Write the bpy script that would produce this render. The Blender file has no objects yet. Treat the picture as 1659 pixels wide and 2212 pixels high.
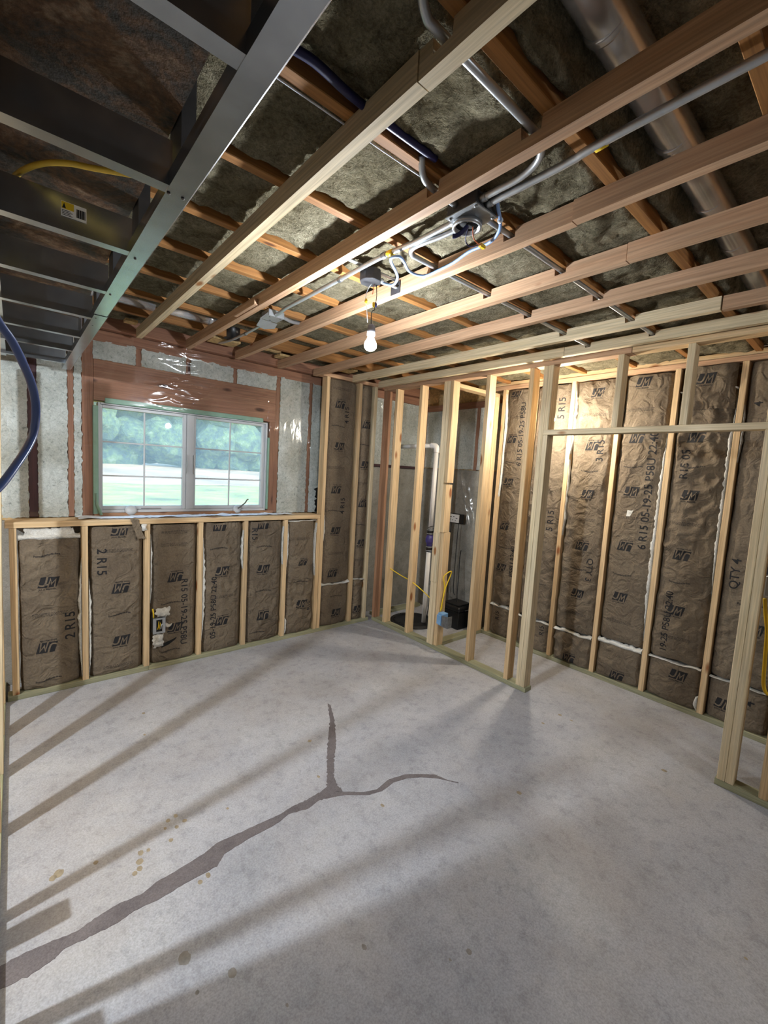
import bpy, bmesh, math, random
from mathutils import Vector, Matrix, noise
from bisect import bisect_right
V = Vector
random.seed(7)
sc = bpy.context.scene
col = sc.collection

# ------------------------------------------------------------------ camera, world, light, exposure
cam_data = bpy.data.cameras.new('camera')
cam = bpy.data.objects.new('camera', cam_data); col.objects.link(cam)
RIGHT = V((0.760951, -0.646171, 0.058462)); DOWN = V((-0.017314, -0.110297, -0.993748)); FWD = V((0.648579, 0.755181, -0.095118))
cam.matrix_world = Matrix(((RIGHT.x, -DOWN.x, -FWD.x, 0), (RIGHT.y, -DOWN.y, -FWD.y, 0), (RIGHT.z, -DOWN.z, -FWD.z, 1.70), (0, 0, 0, 1)))
cam_data.sensor_fit = 'HORIZONTAL'; cam_data.sensor_width = 36.0; cam_data.lens = 934.558 / 1659 * 36.0
cam_data.clip_start = 0.02; cam_data.clip_end = 300
sc.camera = cam

world = bpy.data.worlds.new('daylight'); sc.world = world; world.use_nodes = True
wn = world.node_tree.nodes; wl = world.node_tree.links
sky = wn.new('ShaderNodeTexSky'); sky.sky_type = 'NISHITA'; sky.sun_disc = False; sky.sun_elevation = math.radians(48); sky.sun_rotation = math.radians(150)
sky.air_density = 1.6; sky.dust_density = 1.2
wn['Background'].inputs['Strength'].default_value = 0.34
wl.new(sky.outputs['Color'], wn['Background'].inputs['Color'])
sun_data = bpy.data.lights.new('sun', 'SUN'); sun_data.energy = 1.1; sun_data.angle = math.radians(1.0); sun_data.color = (1.0, 0.96, 0.88)
sun = bpy.data.objects.new('sun', sun_data); col.objects.link(sun)
sun.rotation_euler = (math.radians(46), 0, math.radians(28))

BULB_STRENGTH = 390.0          # the bare bulb over the room
CLOSET_STRENGTH = 400.0        # the bare bulb behind the partition
NEXT_ROOM_WATTS = 62.0         # the bulb of the room beyond the left studs
lamp_data = bpy.data.lights.new('next_room_lamp', 'POINT'); lamp_data.energy = NEXT_ROOM_WATTS; lamp_data.shadow_soft_size = 0.05; lamp_data.color = (0.86, 0.93, 1.0)
lamp = bpy.data.objects.new('next_room_lamp', lamp_data); col.objects.link(lamp); lamp.location = (-1.38, 1.70, 2.25)
for k_, (loc_, en_) in enumerate([((2.4, -1.7, 2.35), 11.0)]):      # added fill light behind the camera, brightens the right foreground
    ld = bpy.data.lights.new('rear_fill_lamp', 'POINT'); ld.energy = en_; ld.shadow_soft_size = 0.05; ld.color = (0.88, 0.94, 1.0)
    lo = bpy.data.objects.new('rear_fill_lamp', ld); col.objects.link(lo); lo.location = loc_

sc.view_settings.view_transform = 'Standard'; sc.view_settings.look = 'None'
sc.view_settings.gamma = 1.0; sc.view_settings.use_curve_mapping = False
sc.view_settings.exposure = 2.12
sc.cycles.use_denoising = True
sc.cycles.max_bounces = 8; sc.cycles.diffuse_bounces = 4; sc.cycles.transparent_max_bounces = 12
sc.cycles.caustics_reflective = False; sc.cycles.caustics_refractive = False
sc.cycles.sample_clamp_indirect = 4.0

# ------------------------------------------------------------------ materials
def lin(c):
    return tuple(((v / 255) / 12.92 if v <= 10 else ((v / 255 + 0.055) / 1.055) ** 2.4) for v in c)
def newmat(name):
    m = bpy.data.materials.new(name); m.use_nodes = True
    nt = m.node_tree; b = nt.nodes['Principled BSDF']
    return m, nt.nodes, nt.links, b
def ramp(n, stops):
    r = n.new('ShaderNodeValToRGB'); e = r.color_ramp.elements
    while len(e) < len(stops): e.new(0.5)
    for i, (p, c) in enumerate(stops):
        e[i].position = p; e[i].color = (*lin(c), 1) if len(c) == 3 else c
    return r
def coords(n, l, scale, rnd=True):
    tc = n.new('ShaderNodeTexCoord'); mp = n.new('ShaderNodeMapping'); mp.inputs['Scale'].default_value = scale
    l.new(tc.outputs['Object'], mp.inputs['Vector'])
    if rnd:
        oi = n.new('ShaderNodeObjectInfo'); mu = n.new('ShaderNodeMath'); mu.operation = 'MULTIPLY'; mu.inputs[1].default_value = 37.0
        l.new(oi.outputs['Random'], mu.inputs[0]); l.new(mu.outputs[0], mp.inputs['Location'])
        return mp, oi
    return mp, None
def noise_tex(n, l, vec, scale, detail=4.0, rough=0.55, dist=0.0):
    t = n.new('ShaderNodeTexNoise'); t.inputs['Scale'].default_value = scale; t.inputs['Detail'].default_value = detail
    t.inputs['Roughness'].default_value = rough; t.inputs['Distortion'].default_value = dist
    l.new(vec, t.inputs['Vector']); return t
def mix(n, l, fac, a, b, mode='MIX'):
    m = n.new('ShaderNodeMix'); m.data_type = 'RGBA'; m.blend_type = mode
    if isinstance(fac, float): m.inputs[0].default_value = fac
    else: l.new(fac, m.inputs[0])
    for s, v in ((6, a), (7, b)):
        if isinstance(v, tuple): m.inputs[s].default_value = (*v, 1)
        else: l.new(v, m.inputs[s])
    return m.outputs[2]
def bump(n, l, b, h, strength, dist):
    bp = n.new('ShaderNodeBump'); bp.inputs['Strength'].default_value = strength; bp.inputs['Distance'].default_value = dist
    l.new(h, bp.inputs['Height']); l.new(bp.outputs['Normal'], b.inputs['Normal'])

def wood(name, ca, cb, ck, knots=0.16, rough=0.72):
    m, n, l, b = newmat(name)
    mp, oi = coords(n, l, (16, 16, 0.8))
    t1 = noise_tex(n, l, mp.outputs[0], 2.2, 5, 0.6, 0.7)
    mp2, _ = coords(n, l, (120, 120, 3.0)); t2 = noise_tex(n, l, mp2.outputs[0], 1.0, 3, 0.6)
    r = ramp(n, [(0.3, ca), (0.7, cb)]); l.new(t1.outputs['Fac'], r.inputs['Fac'])
    r2 = ramp(n, [(0.3, (205, 205, 205)), (0.7, (255, 255, 255))]); l.new(t2.outputs['Fac'], r2.inputs['Fac'])
    c = mix(n, l, 1.0, r.outputs['Color'], r2.outputs['Color'], 'MULTIPLY')
    mp3, _ = coords(n, l, (7, 7, 2.6)); vo = n.new('ShaderNodeTexVoronoi'); vo.inputs['Scale'].default_value = 1.0; l.new(mp3.outputs[0], vo.inputs['Vector'])
    rk = ramp(n, [(0.0, (255, 255, 255)), (knots * 0.55, (255, 255, 255)), (knots, (0, 0, 0))]); l.new(vo.outputs['Distance'], rk.inputs['Fac'])
    c = mix(n, l, rk.outputs['Color'], c, lin(ck))
    hs = n.new('ShaderNodeHueSaturation'); mr = n.new('ShaderNodeMapRange'); mr.inputs[3].default_value = 0.86; mr.inputs[4].default_value = 1.08
    l.new(oi.outputs['Random'], mr.inputs[0]); l.new(mr.outputs[0], hs.inputs['Value']); l.new(c, hs.inputs['Color'])
    l.new(hs.outputs['Color'], b.inputs['Base Color']); b.inputs['Roughness'].default_value = rough
    bump(n, l, b, t2.outputs['Fac'], 0.25, 0.002)
    return m
def plain(name, c, rough=0.6, metal=0.0, var=0.0, scale=8.0, bumpy=0.0, spec=0.5):
    m, n, l, b = newmat(name)
    b.inputs['Roughness'].default_value = rough; b.inputs['Metallic'].default_value = metal
    b.inputs['Specular IOR Level'].default_value = spec
    mp, _ = coords(n, l, (1, 1, 1)); t = noise_tex(n, l, mp.outputs[0], scale, 5, 0.6)
    a = tuple(max(0, v * (1 - var)) for v in c); d = tuple(min(255, v * (1 + var)) for v in c)
    r = ramp(n, [(0.3, a), (0.7, d)]); l.new(t.outputs['Fac'], r.inputs['Fac']); l.new(r.outputs['Color'], b.inputs['Base Color'])
    if bumpy: bump(n, l, b, t.outputs['Fac'], bumpy, 0.01)
    return m
def fibre(name, stops, scale=26.0, fine=190.0, strength=0.9, dist=0.012, bright=(225, 255)):
    m, n, l, b = newmat(name)
    mp, _ = coords(n, l, (1, 1, 1))
    t = noise_tex(n, l, mp.outputs[0], scale, 7, 0.72, 0.6); t2 = noise_tex(n, l, mp.outputs[0], fine, 3, 0.7, 0.8); t3 = noise_tex(n, l, mp.outputs[0], 4.0, 3, 0.5)
    r = ramp(n, stops); l.new(t.outputs['Fac'], r.inputs['Fac'])
    r2 = ramp(n, [(0.32, (bright[0],) * 3), (0.66, (bright[1],) * 3)]); l.new(t2.outputs['Fac'], r2.inputs['Fac'])
    r3 = ramp(n, [(0.3, (215, 212, 205)), (0.7, (255, 255, 255))]); l.new(t3.outputs['Fac'], r3.inputs['Fac'])
    c = mix(n, l, 1.0, r.outputs['Color'], r2.outputs['Color'], 'MULTIPLY'); c = mix(n, l, 1.0, c, r3.outputs['Color'], 'MULTIPLY')
    l.new(c, b.inputs['Base Color']); b.inputs['Roughness'].default_value = 1.0; b.inputs['Specular IOR Level'].default_value = 0.0
    ad = n.new('ShaderNodeMath'); ad.operation = 'ADD'; l.new(t.outputs['Fac'], ad.inputs[0])
    mu = n.new('ShaderNodeMath'); mu.operation = 'MULTIPLY'; mu.inputs[1].default_value = 0.35; l.new(t2.outputs['Fac'], mu.inputs[0]); l.new(mu.outputs[0], ad.inputs[1])
    bump(n, l, b, ad.outputs[0], strength, dist)
    return m

M = {}
M['pine'] = wood('pine_lumber', (212, 178, 132), (228, 200, 158), (136, 84, 44), 0.16)
M['fresh'] = wood('pale_pine_lumber', (218, 196, 156), (234, 216, 182), (150, 98, 52), 0.14)
M['strip'] = wood('furring_lumber', (190, 148, 114), (212, 175, 141), (132, 76, 42), 0.10)
M['red'] = wood('reddish_fir', (158, 114, 84), (182, 140, 108), (88, 46, 28), 0.12)
M['joist'] = wood('old_fir_joist', (148, 98, 48), (188, 132, 72), (84, 46, 20), 0.10)
M['dimred'] = wood('old_red_framing', (142, 98, 76), (166, 120, 94), (62, 30, 22), 0.16)
M['shadedred'] = wood('shaded_red_wood', (58, 30, 36), (82, 44, 48), (36, 16, 20), 0.1)  # red framing wood with its shadow painted into the darker tone
M['treated'] = wood('treated_lumber', (146, 146, 116), (174, 171, 138), (88, 84, 56), 0.10)
M['osb'] = plain('osb_board', (190, 160, 110), 0.8, 0, 0.18, 40)
M['steel'] = plain('galvanised_steel', (168, 174, 180), 0.27, 1.0, 0.06, 14, 0.02)
M['hanger'] = plain('shaded_hanger_steel', (92, 94, 98), 0.6, 0.7, 0.08, 14)  # soffit steel darkened in colour to stand for the unlit hangers
M['conduit'] = plain('steel_conduit', (182, 186, 190), 0.36, 0.72, 0.06, 10)
M['duct'] = plain('duct_metal', (206, 206, 208), 0.24, 0.75, 0.08, 6, 0.1)
M['box'] = plain('box_steel', (150, 154, 158), 0.45, 1.0, 0.10, 30)
M['darkbox'] = plain('dark_box_steel', (62, 62, 66), 0.5, 0.3, 0.10, 30)
M['black'] = plain('black_plastic', (22, 22, 24), 0.4, 0, 0.1)
M['dark'] = plain('felt_and_hole_shade', (14, 14, 15), 0.9, 0, 0.1)  # black of the felt, also painted as shade inside holes
M['white'] = plain('white_plastic', (232, 230, 226), 0.45, 0, 0.02)
M['vinyl'] = plain('white_vinyl', (180, 182, 184), 0.4, 0, 0.02)
M['paper'] = plain('white_paper', (226, 232, 240), 0.8, 0, 0.05, 30)
M['blue'] = plain('blue_sheath', (66, 84, 132), 0.3, 0, 0.06)
M['paleblue'] = plain('pale_blue_sheath', (134, 164, 214), 0.4, 0, 0.06)
M['navy'] = plain('navy_wire', (26, 28, 78), 0.4, 0, 0.1)
M['yellow'] = plain('yellow_sheath', (226, 190, 40), 0.45, 0, 0.06)
M['amber'] = plain('amber_cable', (226, 190, 70), 0.45, 0, 0.06)
M['copper'] = plain('orange_wire', (186, 92, 44), 0.4, 0, 0.1)
M['wire'] = plain('grey_wire', (96, 90, 86), 0.5, 0, 0.1)
M['bluebox'] = plain('blue_outlet_plastic', (116, 158, 198), 0.4, 0, 0.06)
M['purple'] = plain('purple_valve', (66, 58, 120), 0.35, 0, 0.1)
M['ink'] = plain('dark_ink', (24, 23, 26), 0.85, 0, 0.08, 60)
M['tape'] = plain('pale_green_foam', (128, 160, 142), 0.7, 0, 0.06)
M['knotbrown'] = plain('nail_rust', (60, 36, 24), 0.8)
M['lamp_grey'] = plain('grey_socket', (100, 100, 104), 0.5)
M['earth'] = plain('bare_earth', (124, 100, 74), 0.95, 0, 0.22, 0.5, 0.3)
M['ceilwool'] = fibre('ceiling_mineral_wool', [(0.28, (98, 92, 75)), (0.42, (142, 134, 112)), (0.60, (174, 166, 142)), (0.8, (200, 192, 168))], 13.0, 95.0, 1.0, 0.035, (190, 255))
M['wallwool'] = fibre('white_wall_wool', [(0.28, (118, 124, 120)), (0.42, (200, 206, 202)), (0.75, (238, 242, 238))], 44.0, 170.0, 0.8, 0.010)
M['fluff'] = fibre('white_glass_fibre', [(0.3, (216, 214, 208)), (0.6, (244, 244, 240)), (0.8, (252, 252, 250))], 30.0, 160.0, 0.8, 0.01)

def kraft():
    m, n, l, b = newmat('kraft_paper')
    mp, _ = coords(n, l, (1, 1, 1))
    t = noise_tex(n, l, mp.outputs[0], 5.0, 4, 0.5); t2 = noise_tex(n, l, mp.outputs[0], 90.0, 3, 0.6); t3 = noise_tex(n, l, mp.outputs[0], 11.0, 3, 0.45, 1.6)
    r = ramp(n, [(0.3, (105, 93, 79)), (0.7, (125, 112, 95))]); l.new(t.outputs['Fac'], r.inputs['Fac'])
    r2 = ramp(n, [(0.3, (222, 222, 222)), (0.7, (255, 255, 255))]); l.new(t2.outputs['Fac'], r2.inputs['Fac'])
    l.new(mix(n, l, 1.0, r.outputs['Color'], r2.outputs['Color'], 'MULTIPLY'), b.inputs['Base Color'])
    b.inputs['Roughness'].default_value = 0.85; b.inputs['Specular IOR Level'].default_value = 0.18
    bump(n, l, b, t3.outputs['Fac'], 0.8, 0.03)
    return m
M['kraft'] = kraft()
def concrete(name, stops, scale=1.6, bumpy=0.12):
    m, n, l, b = newmat(name)
    mp, _ = coords(n, l, (1, 1, 1), False)
    t = noise_tex(n, l, mp.outputs[0], scale, 6, 0.62, 0.4); t2 = noise_tex(n, l, mp.outputs[0], 150.0, 3, 0.7); t3 = noise_tex(n, l, mp.outputs[0], 14.0, 5, 0.7)
    r = ramp(n, stops); l.new(t.outputs['Fac'], r.inputs['Fac'])
    r2 = ramp(n, [(0.3, (218, 217, 215)), (0.65, (255, 255, 255))]); l.new(t2.outputs['Fac'], r2.inputs['Fac'])
    r3 = ramp(n, [(0.28, (208, 208, 209)), (0.5, (255, 255, 255))]); l.new(t3.outputs['Fac'], r3.inputs['Fac'])
    c = mix(n, l, 1.0, r.outputs['Color'], r2.outputs['Color'], 'MULTIPLY'); c = mix(n, l, 0.7, c, r3.outputs['Color'], 'MULTIPLY')
    l.new(c, b.inputs['Base Color']); b.inputs['Roughness'].default_value = 0.82; b.inputs['Specular IOR Level'].default_value = 0.25
    bump(n, l, b, t2.outputs['Fac'], bumpy, 0.003)
    return m
def brown_patches(m):  # mixes random brown patches into the base colour
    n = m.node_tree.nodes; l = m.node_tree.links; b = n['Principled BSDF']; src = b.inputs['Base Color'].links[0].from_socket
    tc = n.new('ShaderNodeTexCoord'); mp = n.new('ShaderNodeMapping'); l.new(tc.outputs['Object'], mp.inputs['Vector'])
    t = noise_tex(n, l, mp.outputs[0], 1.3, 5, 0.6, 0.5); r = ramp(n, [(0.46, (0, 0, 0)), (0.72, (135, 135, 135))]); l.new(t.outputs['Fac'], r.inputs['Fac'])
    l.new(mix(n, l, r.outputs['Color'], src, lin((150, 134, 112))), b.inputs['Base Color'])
M['floor'] = concrete('concrete_slab', [(0.28, (162, 164, 170)), (0.5, (178, 179, 185)), (0.72, (194, 195, 198))])
brown_patches(M['floor'])
M['concwall'] = concrete('concrete_wall', [(0.30, (126, 123, 116)), (0.5, (154, 150, 142)), (0.7, (176, 172, 164))], 2.4)
M['plaster'] = concrete('grey_block_wall', [(0.3, (150, 146, 140)), (0.7, (170, 166, 160))], 1.0)
M['mortar'] = concrete('grey_crack_mortar', [(0.3, (108, 102, 104)), (0.7, (124, 117, 118))], 6.0)
M['stain'] = plain('brown_stain', (146, 134, 112), 0.85, 0, 0.12, 40)
M['greystain'] = plain('grey_stain', (134, 130, 124), 0.85, 0, 0.10, 40)
def rust():
    m, n, l, b = newmat('rusty_primer')
    mp, _ = coords(n, l, (1, 1, 1), False)
    t = noise_tex(n, l, mp.outputs[0], 7.0, 8, 0.72, 0.5); t2 = noise_tex(n, l, mp.outputs[0], 60.0, 4, 0.7); t3 = noise_tex(n, l, mp.outputs[0], 2.5, 4, 0.6)
    r = ramp(n, [(0.30, (66, 66, 68)), (0.46, (92, 86, 78)), (0.56, (132, 100, 74)), (0.70, (186, 164, 138))]); l.new(t.outputs['Fac'], r.inputs['Fac'])
    r2 = ramp(n, [(0.3, (160, 160, 160)), (0.7, (255, 255, 255))]); l.new(t2.outputs['Fac'], r2.inputs['Fac'])
    l.new(mix(n, l, 1.0, r.outputs['Color'], r2.outputs['Color'], 'MULTIPLY'), b.inputs['Base Color'])
    b.inputs['Roughness'].default_value = 0.85; bump(n, l, b, t2.outputs['Fac'], 0.4, 0.004)
    return m
M['rust'] = rust()
def film():
    m, n, l, b = newmat('clear_poly_film')
    out = n['Material Output']
    tr = n.new('ShaderNodeBsdfTransparent'); tr.inputs['Color'].default_value = (0.985, 0.99, 0.99, 1)
    gl = n.new('ShaderNodeBsdfGlossy'); gl.inputs['Roughness'].default_value = 0.09
    ms = n.new('ShaderNodeMixShader'); ms.inputs[0].default_value = 0.075; l.new(tr.outputs[0], ms.inputs[1]); l.new(gl.outputs[0], ms.inputs[2])
    l.new(ms.outputs[0], out.inputs['Surface'])
    return m
M['film'] = film()
def glass():
    m, n, l, b = newmat('window_glass')
    out = n['Material Output']
    tr = n.new('ShaderNodeBsdfTransparent'); tr.inputs['Color'].default_value = (0.90, 0.97, 1.0, 1)
    tl = n.new('ShaderNodeBsdfTranslucent'); tl.inputs['Color'].default_value = (0.80, 0.90, 0.96, 1)
    gl = n.new('ShaderNodeBsdfGlossy'); gl.inputs['Roughness'].default_value = 0.02
    m1 = n.new('ShaderNodeMixShader'); m1.inputs[0].default_value = 0.14; l.new(tr.outputs[0], m1.inputs[1]); l.new(tl.outputs[0], m1.inputs[2])
    fr = n.new('ShaderNodeFresnel'); fr.inputs['IOR'].default_value = 1.3
    m2 = n.new('ShaderNodeMixShader'); l.new(fr.outputs[0], m2.inputs[0]); l.new(m1.outputs[0], m2.inputs[1]); l.new(gl.outputs[0], m2.inputs[2])
    l.new(m2.outputs[0], out.inputs['Surface'])
    return m
M['glass'] = glass()
def glow(name, s, c=(0.88, 0.94, 1.0)):
    m, n, l, b = newmat(name)
    e = n.new('ShaderNodeEmission'); e.inputs['Color'].default_value = (*c, 1); e.inputs['Strength'].default_value = s
    l.new(e.outputs[0], n['Material Output'].inputs['Surface']); return m
M['bulb'] = glow('lit_bulb', BULB_STRENGTH); M['bulb2'] = glow('lit_closet_bulb', CLOSET_STRENGTH, (1.0, 0.90, 0.74))
def foliage():
    m, n, l, b = newmat('tree_foliage')
    mp, _ = coords(n, l, (1, 1, 1), False)
    t = noise_tex(n, l, mp.outputs[0], 1.6, 8, 0.8)
    r = ramp(n, [(0.32, (58, 72, 76)), (0.46, (82, 102, 92)), (0.56, (114, 134, 88)), (0.68, (156, 166, 142))]); l.new(t.outputs['Fac'], r.inputs['Fac'])
    l.new(r.outputs['Color'], b.inputs['Base Color']); b.inputs['Roughness'].default_value = 0.9
    bump(n, l, b, t.outputs['Fac'], 1.0, 0.8)
    return m
M['leaf'] = foliage()
M['grass'] = plain('lawn_grass', (100, 104, 44), 0.95, 0, 0.35, 1.2, 0.5)

# ------------------------------------------------------------------ builders
WORLD = {}
def link(o, parent=None, mw=None):
    mw = mw if mw is not None else Matrix.Identity(4)
    col.objects.link(o)
    if parent is not None:
        o.parent = parent; o.matrix_parent_inverse = WORLD[parent].inverted()
    o.matrix_basis = mw; WORLD[o] = mw
    return o
def empty(name, loc, label=None, cat=None, group=None, kind=None):
    o = bpy.data.objects.new(name, None); o.empty_display_size = 0.05
    link(o, None, Matrix.Translation(loc)); tag(o, label, cat, group, kind); return o
def tag(o, label=None, cat=None, group=None, kind=None):
    if label: o['label'] = label
    if cat: o['category'] = cat
    if group: o['group'] = group
    if kind: o['kind'] = kind
    return o
def mesh_obj(name, verts, faces, mat, parent=None, origin=None, smooth=False):
    og = V(origin) if origin is not None else V(verts[0])
    me = bpy.data.meshes.new(name); me.from_pydata([V(v) - og for v in verts], [], faces)
    for mm in (mat if isinstance(mat, list) else [mat]): me.materials.append(mm)
    if smooth: me.polygons.foreach_set('use_smooth', [True] * len(me.polygons))
    return link(bpy.data.objects.new(name, me), parent, Matrix.Translation(og))
def bm_obj(name, bm, mat, parent=None, mw=None, smooth=False):
    me = bpy.data.meshes.new(name); bm.to_mesh(me); bm.free()
    for mm in (mat if isinstance(mat, list) else [mat]): me.materials.append(mm)
    if smooth: me.polygons.foreach_set('use_smooth', [True] * len(me.polygons))
    return link(bpy.data.objects.new(name, me), parent, mw)
CACHE = {}
def box_mesh(sx, sy, sz, mat, bev):
    key = (round(sx, 4), round(sy, 4), round(sz, 4), mat.name, bev)
    if key not in CACHE:
        bm = bmesh.new(); bmesh.ops.create_cube(bm, size=1)
        for v in bm.verts: v.co = V((v.co.x * sx, v.co.y * sy, v.co.z * sz))
        if bev: bmesh.ops.bevel(bm, geom=bm.edges[:], offset=min(bev, 0.3 * min(sx, sy, sz)), segments=1, affect='EDGES')
        me = bpy.data.meshes.new('bar'); bm.to_mesh(me); bm.free(); me.materials.append(mat); CACHE[key] = me
    return CACHE[key]
AX = {0: Matrix(((0, 0, 1), (1, 0, 0), (0, 1, 0))), 1: Matrix(((1, 0, 0), (0, 0, 1), (0, -1, 0))), 2: Matrix.Identity(3)}
def bar(name, x, y, z, mat, parent=None, bev=0.0022, lean=None):
    """axis-aligned board; its local Z runs along the grain"""
    d = [x[1] - x[0], y[1] - y[0], z[1] - z[0]]; c = V(((x[0] + x[1]) / 2, (y[0] + y[1]) / 2, (z[0] + z[1]) / 2))
    a = d.index(max(d)); R = AX[a]
    loc = [0, 0, 0]
    for i in range(3):
        loc[i] = sum(abs(R[j][i]) * d[j] for j in range(3))
    me = box_mesh(*loc, mat, bev)
    mw = Matrix.Translation(c) @ R.to_4x4()
    if lean is not None: mw = Matrix.Translation(c) @ lean.to_4x4() @ R.to_4x4()
    return link(bpy.data.objects.new(name, me), parent, mw)
def smooth_path(pts, n=6):
    pts = [V(p) for p in pts]
    if len(pts) < 3: return pts
    out = []
    for i in range(len(pts) - 1):
        p0 = pts[max(i - 1, 0)]; p1 = pts[i]; p2 = pts[i + 1]; p3 = pts[min(i + 2, len(pts) - 1)]
        for k in range(n):
            t = k / n
            out.append(0.5 * ((2 * p1) + (p2 - p0) * t + (2 * p0 - 5 * p1 + 4 * p2 - p3) * t * t + (3 * p1 - p0 - 3 * p2 + p3) * t ** 3))
    out.append(pts[-1]); return out
def tube(name, pts, r, mat, parent=None, seg=10, sm=6, flat=1.0, caps=True):
    P = smooth_path(pts, sm) if sm else [V(p) for p in pts]
    verts, faces = [], []
    up = None
    for i, p in enumerate(P):
        d = (P[min(i + 1, len(P) - 1)] - P[max(i - 1, 0)]).normalized()
        if up is None: up = d.orthogonal().normalized() if abs(d.z) > 0.9 else V((0, 0, 1))
        s = d.cross(up).normalized(); up = s.cross(d).normalized()
        for k in range(seg):
            a = 2 * math.pi * k / seg
            verts.append(p + s * math.cos(a) * r + up * math.sin(a) * r * flat)
    for i in range(len(P) - 1):
        for k in range(seg):
            faces.append((i * seg + k, i * seg + (k + 1) % seg, (i + 1) * seg + (k + 1) % seg, (i + 1) * seg + k))
    if caps:
        faces.append(tuple(range(seg))[::-1]); faces.append(tuple((len(P) - 1) * seg + k for k in range(seg)))
    return mesh_obj(name, verts, faces, mat, parent, P[0], True)
def lathe(name, prof, base, mat, parent=None, seg=24, axis=V((0, 0, 1)), smooth=True):
    q = V((0, 0, 1)).rotation_difference(axis); verts, faces = [], []
    for (r, h) in prof:
        for k in range(seg):
            a = 2 * math.pi * k / seg; verts.append(V(base) + q @ V((r * math.cos(a), r * math.sin(a), h)))
    for i in range(len(prof) - 1):
        for k in range(seg): faces.append((i * seg + k, i * seg + (k + 1) % seg, (i + 1) * seg + (k + 1) % seg, (i + 1) * seg + k))
    faces.append(tuple(range(seg))[::-1]); faces.append(tuple((len(prof) - 1) * seg + k for k in range(seg)))
    return mesh_obj(name, verts, faces, mat, parent, base, smooth)
def nz(x, y, z=0.0): return noise.noise(V((x, y, z)))
def fbm(x, y, z=0.0):
    return nz(x, y, z) + 0.5 * nz(2.1 * x, 2.1 * y, z + 5) + 0.25 * nz(4.3 * x, 4.3 * y, z + 9)
def sheet(name, O, S, T, N, w, h, step, fn, mat, parent=None, ragged=0.0, seed=0.0, hole=None):
    """grid surface: O + S*s + T*t + N*fn(s,t)"""
    O, S, T, N = V(O), V(S), V(T), V(N)
    ns, nt = max(2, round(w / step)), max(2, round(h / step))
    verts, faces = [], []
    for j in range(nt + 1):
        for i in range(ns + 1):
            s, t = w * i / ns, h * j / nt; ss, tt = s, t
            if ragged:
                if i in (0, ns): ss += ragged * nz(t * 40, seed + i * 3.1) * 2
                if j in (0, nt): tt += ragged * nz(s * 40, seed + j * 2.7 + 50) * 2
            verts.append(O + S * ss + T * tt + N * fn(s, t))
    for j in range(nt):
        for i in range(ns):
            if hole:
                cs, ct = w * (i + .5) / ns, h * (j + .5) / nt
                if hole[0] < cs < hole[1] and hole[2] < ct < hole[3]: continue
            a = j * (ns + 1) + i; faces.append((a, a + 1, a + ns + 2, a + ns + 1))
    return mesh_obj(name, verts, faces, mat, parent, O, True)

# ------------------------------------------------------------------ floor and outer shell
floor = bar('floor', (-2.7, 4.2), (-2.8, 4.2), (-0.15, 0.0), M['floor'], None, 0); tag(floor, 'bare grey concrete basement slab', None, None, 'structure')
UP = [(-0.07, 1.73), (0.0, 1.734), (0.063, 1.724), (0.145, 1.71), (0.193, 1.724), (0.269, 1.734), (0.353, 1.723), (0.406, 1.743), (0.473, 1.746), (0.603, 1.762), (0.661, 1.782), (0.738, 1.776), (0.858, 1.769), (0.955, 1.762), (1.035, 1.772), (1.099, 1.766), (1.18, 1.772), (1.233, 1.77)]
LO = [(-0.069, 1.65), (0.009, 1.641), (0.07, 1.651), (0.103, 1.67), (0.169, 1.663), (0.198, 1.661), (0.257, 1.657), (0.316, 1.67), (0.401, 1.661), (0.497, 1.669), (0.621, 1.668), (0.668, 1.708), (0.779, 1.719), (0.924, 1.72), (0.996, 1.74), (1.088, 1.712), (1.16, 1.728), (1.226, 1.707)]
VL = [(1.697, 2.476), (1.594, 2.289), (1.45, 2.095), (1.361, 1.966), (1.286, 1.847), (1.228, 1.765)]
VR = [(1.703, 2.448), (1.62, 2.271), (1.493, 2.064), (1.395, 1.941), (1.317, 1.825), (1.279, 1.709)]
RU = [(1.255, 1.735), (1.375, 1.639), (1.449, 1.611), (1.546, 1.631), (1.651, 1.606), (1.706, 1.571), (1.789, 1.505), (1.815, 1.432), (1.851, 1.384)]
RL = [(1.225, 1.707), (1.292, 1.676), (1.387, 1.606), (1.467, 1.585), (1.557, 1.597), (1.643, 1.575), (1.713, 1.533), (1.778, 1.475), (1.845, 1.379)]
def strip2(name, A, B, n, z, mat, parent, jag=0.004, seed=0):
    def samp(P, t):
        f = t * (len(P) - 1); i = min(int(f), len(P) - 2); return V(P[i]).lerp(V(P[i + 1]), f - i)
    verts, faces = [], []
    for i in range(n + 1):
        a, b = samp(A, i / n), samp(B, i / n)
        e = (b - a).normalized()
        a = a - e * jag * nz(i * 0.9, seed) * 1.6; b = b + e * jag * nz(i * 0.9, seed + 30) * 1.6
        verts += [(a.x, a.y, 0.0002), (a.x, a.y, z), (b.x, b.y, z), (b.x, b.y, 0.0002)]
    for i in range(n):
        k = 4 * i
        for j in range(3): faces.append((k + j, k + j + 1, k + j + 5, k + j + 4))
    return mesh_obj(name, verts, faces, mat, parent, verts[0])
strip2('crack_filler', UP, LO, 110, 0.0014, M['mortar'], floor, 0.005, 1)
strip2('crack_filler', VL, VR, 60, 0.0012, M['mortar'], floor, 0.007, 2)
mesh_obj('crack_filler', [(1.205, 1.775, 0.0011), (1.20, 1.712, 0.0011), (1.235, 1.70, 0.0011), (1.29, 1.70, 0.0011), (1.30, 1.735, 0.0011), (1.25, 1.785, 0.0011)], [(0, 1, 2, 3, 4, 5)], M['mortar'], floor)
strip2('crack_filler', RU, RL, 60, 0.0012, M['mortar'], floor, 0.004, 3)
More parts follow.
